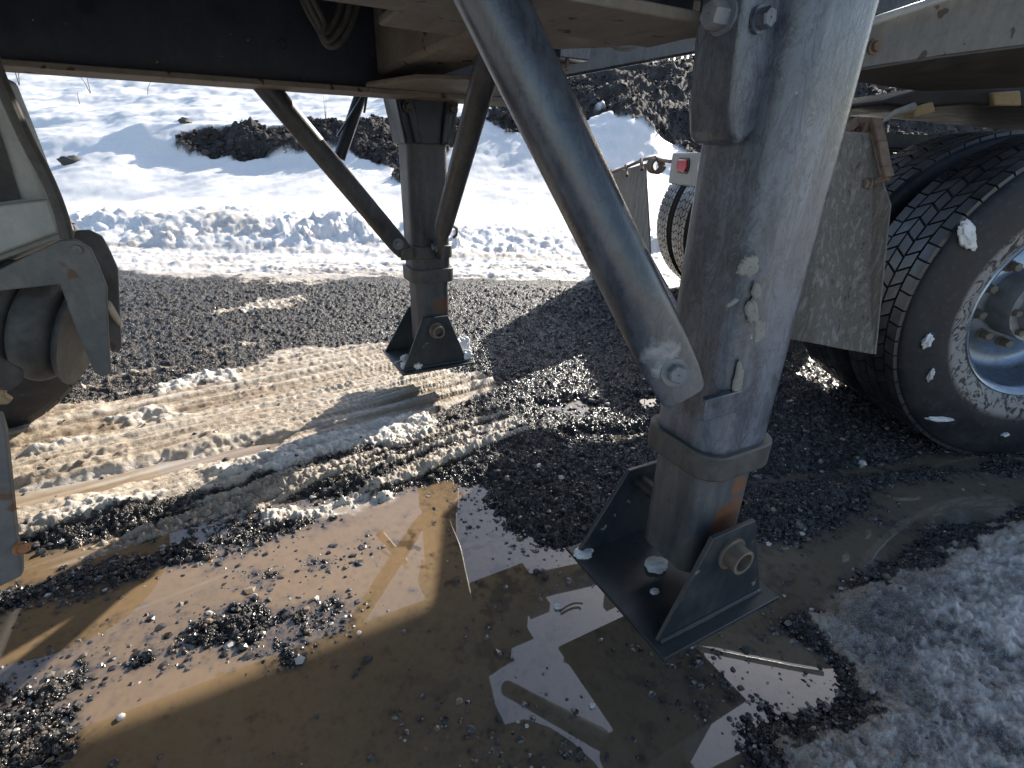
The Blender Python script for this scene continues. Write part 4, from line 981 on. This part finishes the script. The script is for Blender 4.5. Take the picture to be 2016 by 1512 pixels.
# trailer front: coupler beam over the tractor (belongs to the trailer)
def V3(px_, r_, b_):
    q = onb(px_, r_, b_); w3 = HUB+U*q[0]+Nn*q[1]; return (w3[0], w3[1], q[2])
off = tuple(Nn*.02)
def coupler(poly, b_, dep, name, m, bev=.003):
    return tp(name, MB().prism([V3(*c, b_) for c in poly], tuple(Nn*dep)), m, bevel=bev)
cb = coupler([(1640, 60), (1735, 45), (1875, -2), (2200, -100), (2500, -60), (2500, 20), (2016, 92), (1850, 113), (1705, 136), (1640, 145)], .30, .012, 'coupler_beam', 'web2')
tp('beam_flange', MB().prism([V3(1640, 145, .30), V3(1705, 137, .30), V3(1850, 114, .30), V3(2016, 93, .30), V3(2500, 21, .30), V3(2300, 170, .62), V3(2016, 172, .80), V3(1812, 180, .80), V3(1700, 163, .55), V3(1640, 160, .5)], (0, 0, .008)), 'under2', cb)
tp('beam_cap', MB().tube([V3(1640, 72, .28), V3(1735, 37, .28), V3(1875, -9, .28), V3(2200, -108, .28)], .012, 12), 'cream', cb)
tp('bolt', MB().hexbolt(V3(1722, 92, .295), tuple(-Nn), .014, .012, .02), 'rusty', cb)
coupler([(1690, -60), (1725, 30), (1760, 22), (1880, -18), (1960, -60)], .62, .010, 'upper_plate', 'leg_near')

# ---------------------------------------------------------------- ice on the feet
fc = (_fl[0]-.014, _fl[1]+.018)
for i, (dx, dy, s_, lab) in enumerate([(.135, -.03, .040, 'large white lump of granular ice against the right side of the far foot'), (.125, -.10, .026, 'low crust of ice at the right front corner of the far foot'),
        (-.125, -.095, .020, 'small white ice lump at the left front corner of the far foot'), (-.105, -.02, .019, 'upper small ice lump inside the left edge of the far foot'), (-.085, -.115, .018, 'small ice lump between two others at the front of the far foot')]):
    o = lump('ice_chunk', (fc[0]+dx, fc[1]+dy, .156+s_*.55), (s_, s_*.9, s_), M['ice'], i+3, 1.15 if i == 0 else .8, 4, .22, 4)
    tag(o, lab, 'ice', 'ice chunks caught on the landing feet')
nc = (_nl[0]-.014, _nl[1]+.018)
for i, (dx, dy, s_, lab) in enumerate([(-.135, .115, .016, 'bright ice crumb on the left corner of the near foot plate'), (.130, -.02, .016, 'blueish ice crust on the right corner of the near foot plate'),
        (-.02, .02, .020, 'dirty ice strip under the inner leg on the near foot plate'), (-.07, -.03, .007, 'small grey ice crumb on the near foot plate')]):
    o = lump('ice_chunk', (nc[0]+dx, nc[1]+dy, .156+s_*.25), (s_*1.3, s_, s_), M['ice'], i+23, .5, 4, .18, 4)
    tag(o, lab, 'ice', 'ice chunks caught on the landing feet')
# packed snow stuck to the near tyre
def tyre_pt(px_, r_, b_=-.002):
    q = onb(px_, r_, b_); return HUB+U*q[0]+Nn*q[1]+np.array([0, 0, q[2]])
for i, (c, r_, sx, sz, rot, lab) in enumerate([(1905, 465, .020, .045, -.7, 'elongated patch of packed snow on the upper sidewall of the near tyre'), (1825, 672, .013, .022, .2, 'white snow lump on the left sidewall of the near tyre'),
        (1832, 738, .007, .022, 0, 'thin streak of snow below the white lump on the near tyre'), (1850, 825, .045, .008, .05, 'snow arc low on the sidewall of the near tyre'), (1978, 855, .012, .005, -.3, 'tiny snow fleck near the bottom of the near tyre sidewall')]):
    p = tyre_pt(c, r_); o = lump('snow_patch', tuple(p), (sx, .011, sz), M['ice'], i+40, 1, 4, .26, 4); o.rotation_euler = (0, rot, TA)
    tag(o, lab, 'snow')

# ---------------------------------------------------------------- far trees and weeds
for i in range(26):
    c = 1225+i*5.2+random.uniform(-2, 2); d = random.uniform(24, 40); r = ray(c, 128); f = r[0]*_sy+r[1]*_cy; X, Y = r[0]*d/f, r[1]*d/f; z0 = zat(X, Y)
    tr = empty('bare_tree', (X, Y, z0), 'thin leafless tree trunk on the skyline behind the soil bank', 'tree', 'bare trees on the skyline')
    hgt = random.uniform(6, 9); lean = random.uniform(-.3, .3)
    build('trunk', MB().tube([(0, 0, -.3), (lean*.2, 0, hgt*.4), (lean, 0, hgt)], [.075, .06, .01], 7), M['bark'], tr)
    br = MB()
    for k in range(9):
        h0 = random.uniform(.8, hgt*.8); a_ = random.uniform(0, 6.28); ln = random.uniform(.4, 1.3)
        br.tube([(lean*h0/hgt*.6, 0, h0), (lean*h0/hgt*.6+math.cos(a_)*ln, math.sin(a_)*ln, h0+ln*random.uniform(.6, 1.1))], [.018, .004], 4)
    tag(build('branches', br, M['bark'], tr), kind='stuff')
weed_labels = ['branching dry weed at the far left edge of the snow slope', 'small forked twig in the snow left of centre', 'single dry stalk standing upright in the snow slope', 'leaning dry stalk near the trailer beam', 'short dry stalk in the snow just under the beam', 'dry stem poking from the snow above the mound', 'thin twig growing on the left soil patch']
for i, (c, r_, d, hh) in enumerate([(38, 170, 22, .9), (178, 182, 20, .7), (157, 205, 18, .35), (292, 195, 19, .45), (362, 172, 22, .4), (390, 175, 21.5, .45), (646, 285, 9.6, .5)]):
    r = ray(c, r_); f = r[0]*_sy+r[1]*_cy; X, Y = r[0]*d/f, r[1]*d/f; mb = MB(); rr_ = .0012*d/2
    for k in range(5 if i == 0 else 2 if i in (1, 6) else 1):
        a_ = random.uniform(-.5, .5) if k or i in (3,) else .05; mb.tube([(0, 0, -.05), (a_*hh*.3, 0, hh*.45), (a_*hh, .05, hh)], [rr_, rr_*.8, rr_*.3], 5)
    o = build('dry_weed', mb, M['twig']); o.location = (X, Y, zat(X, Y)); tag(o, weed_labels[i], 'weed')
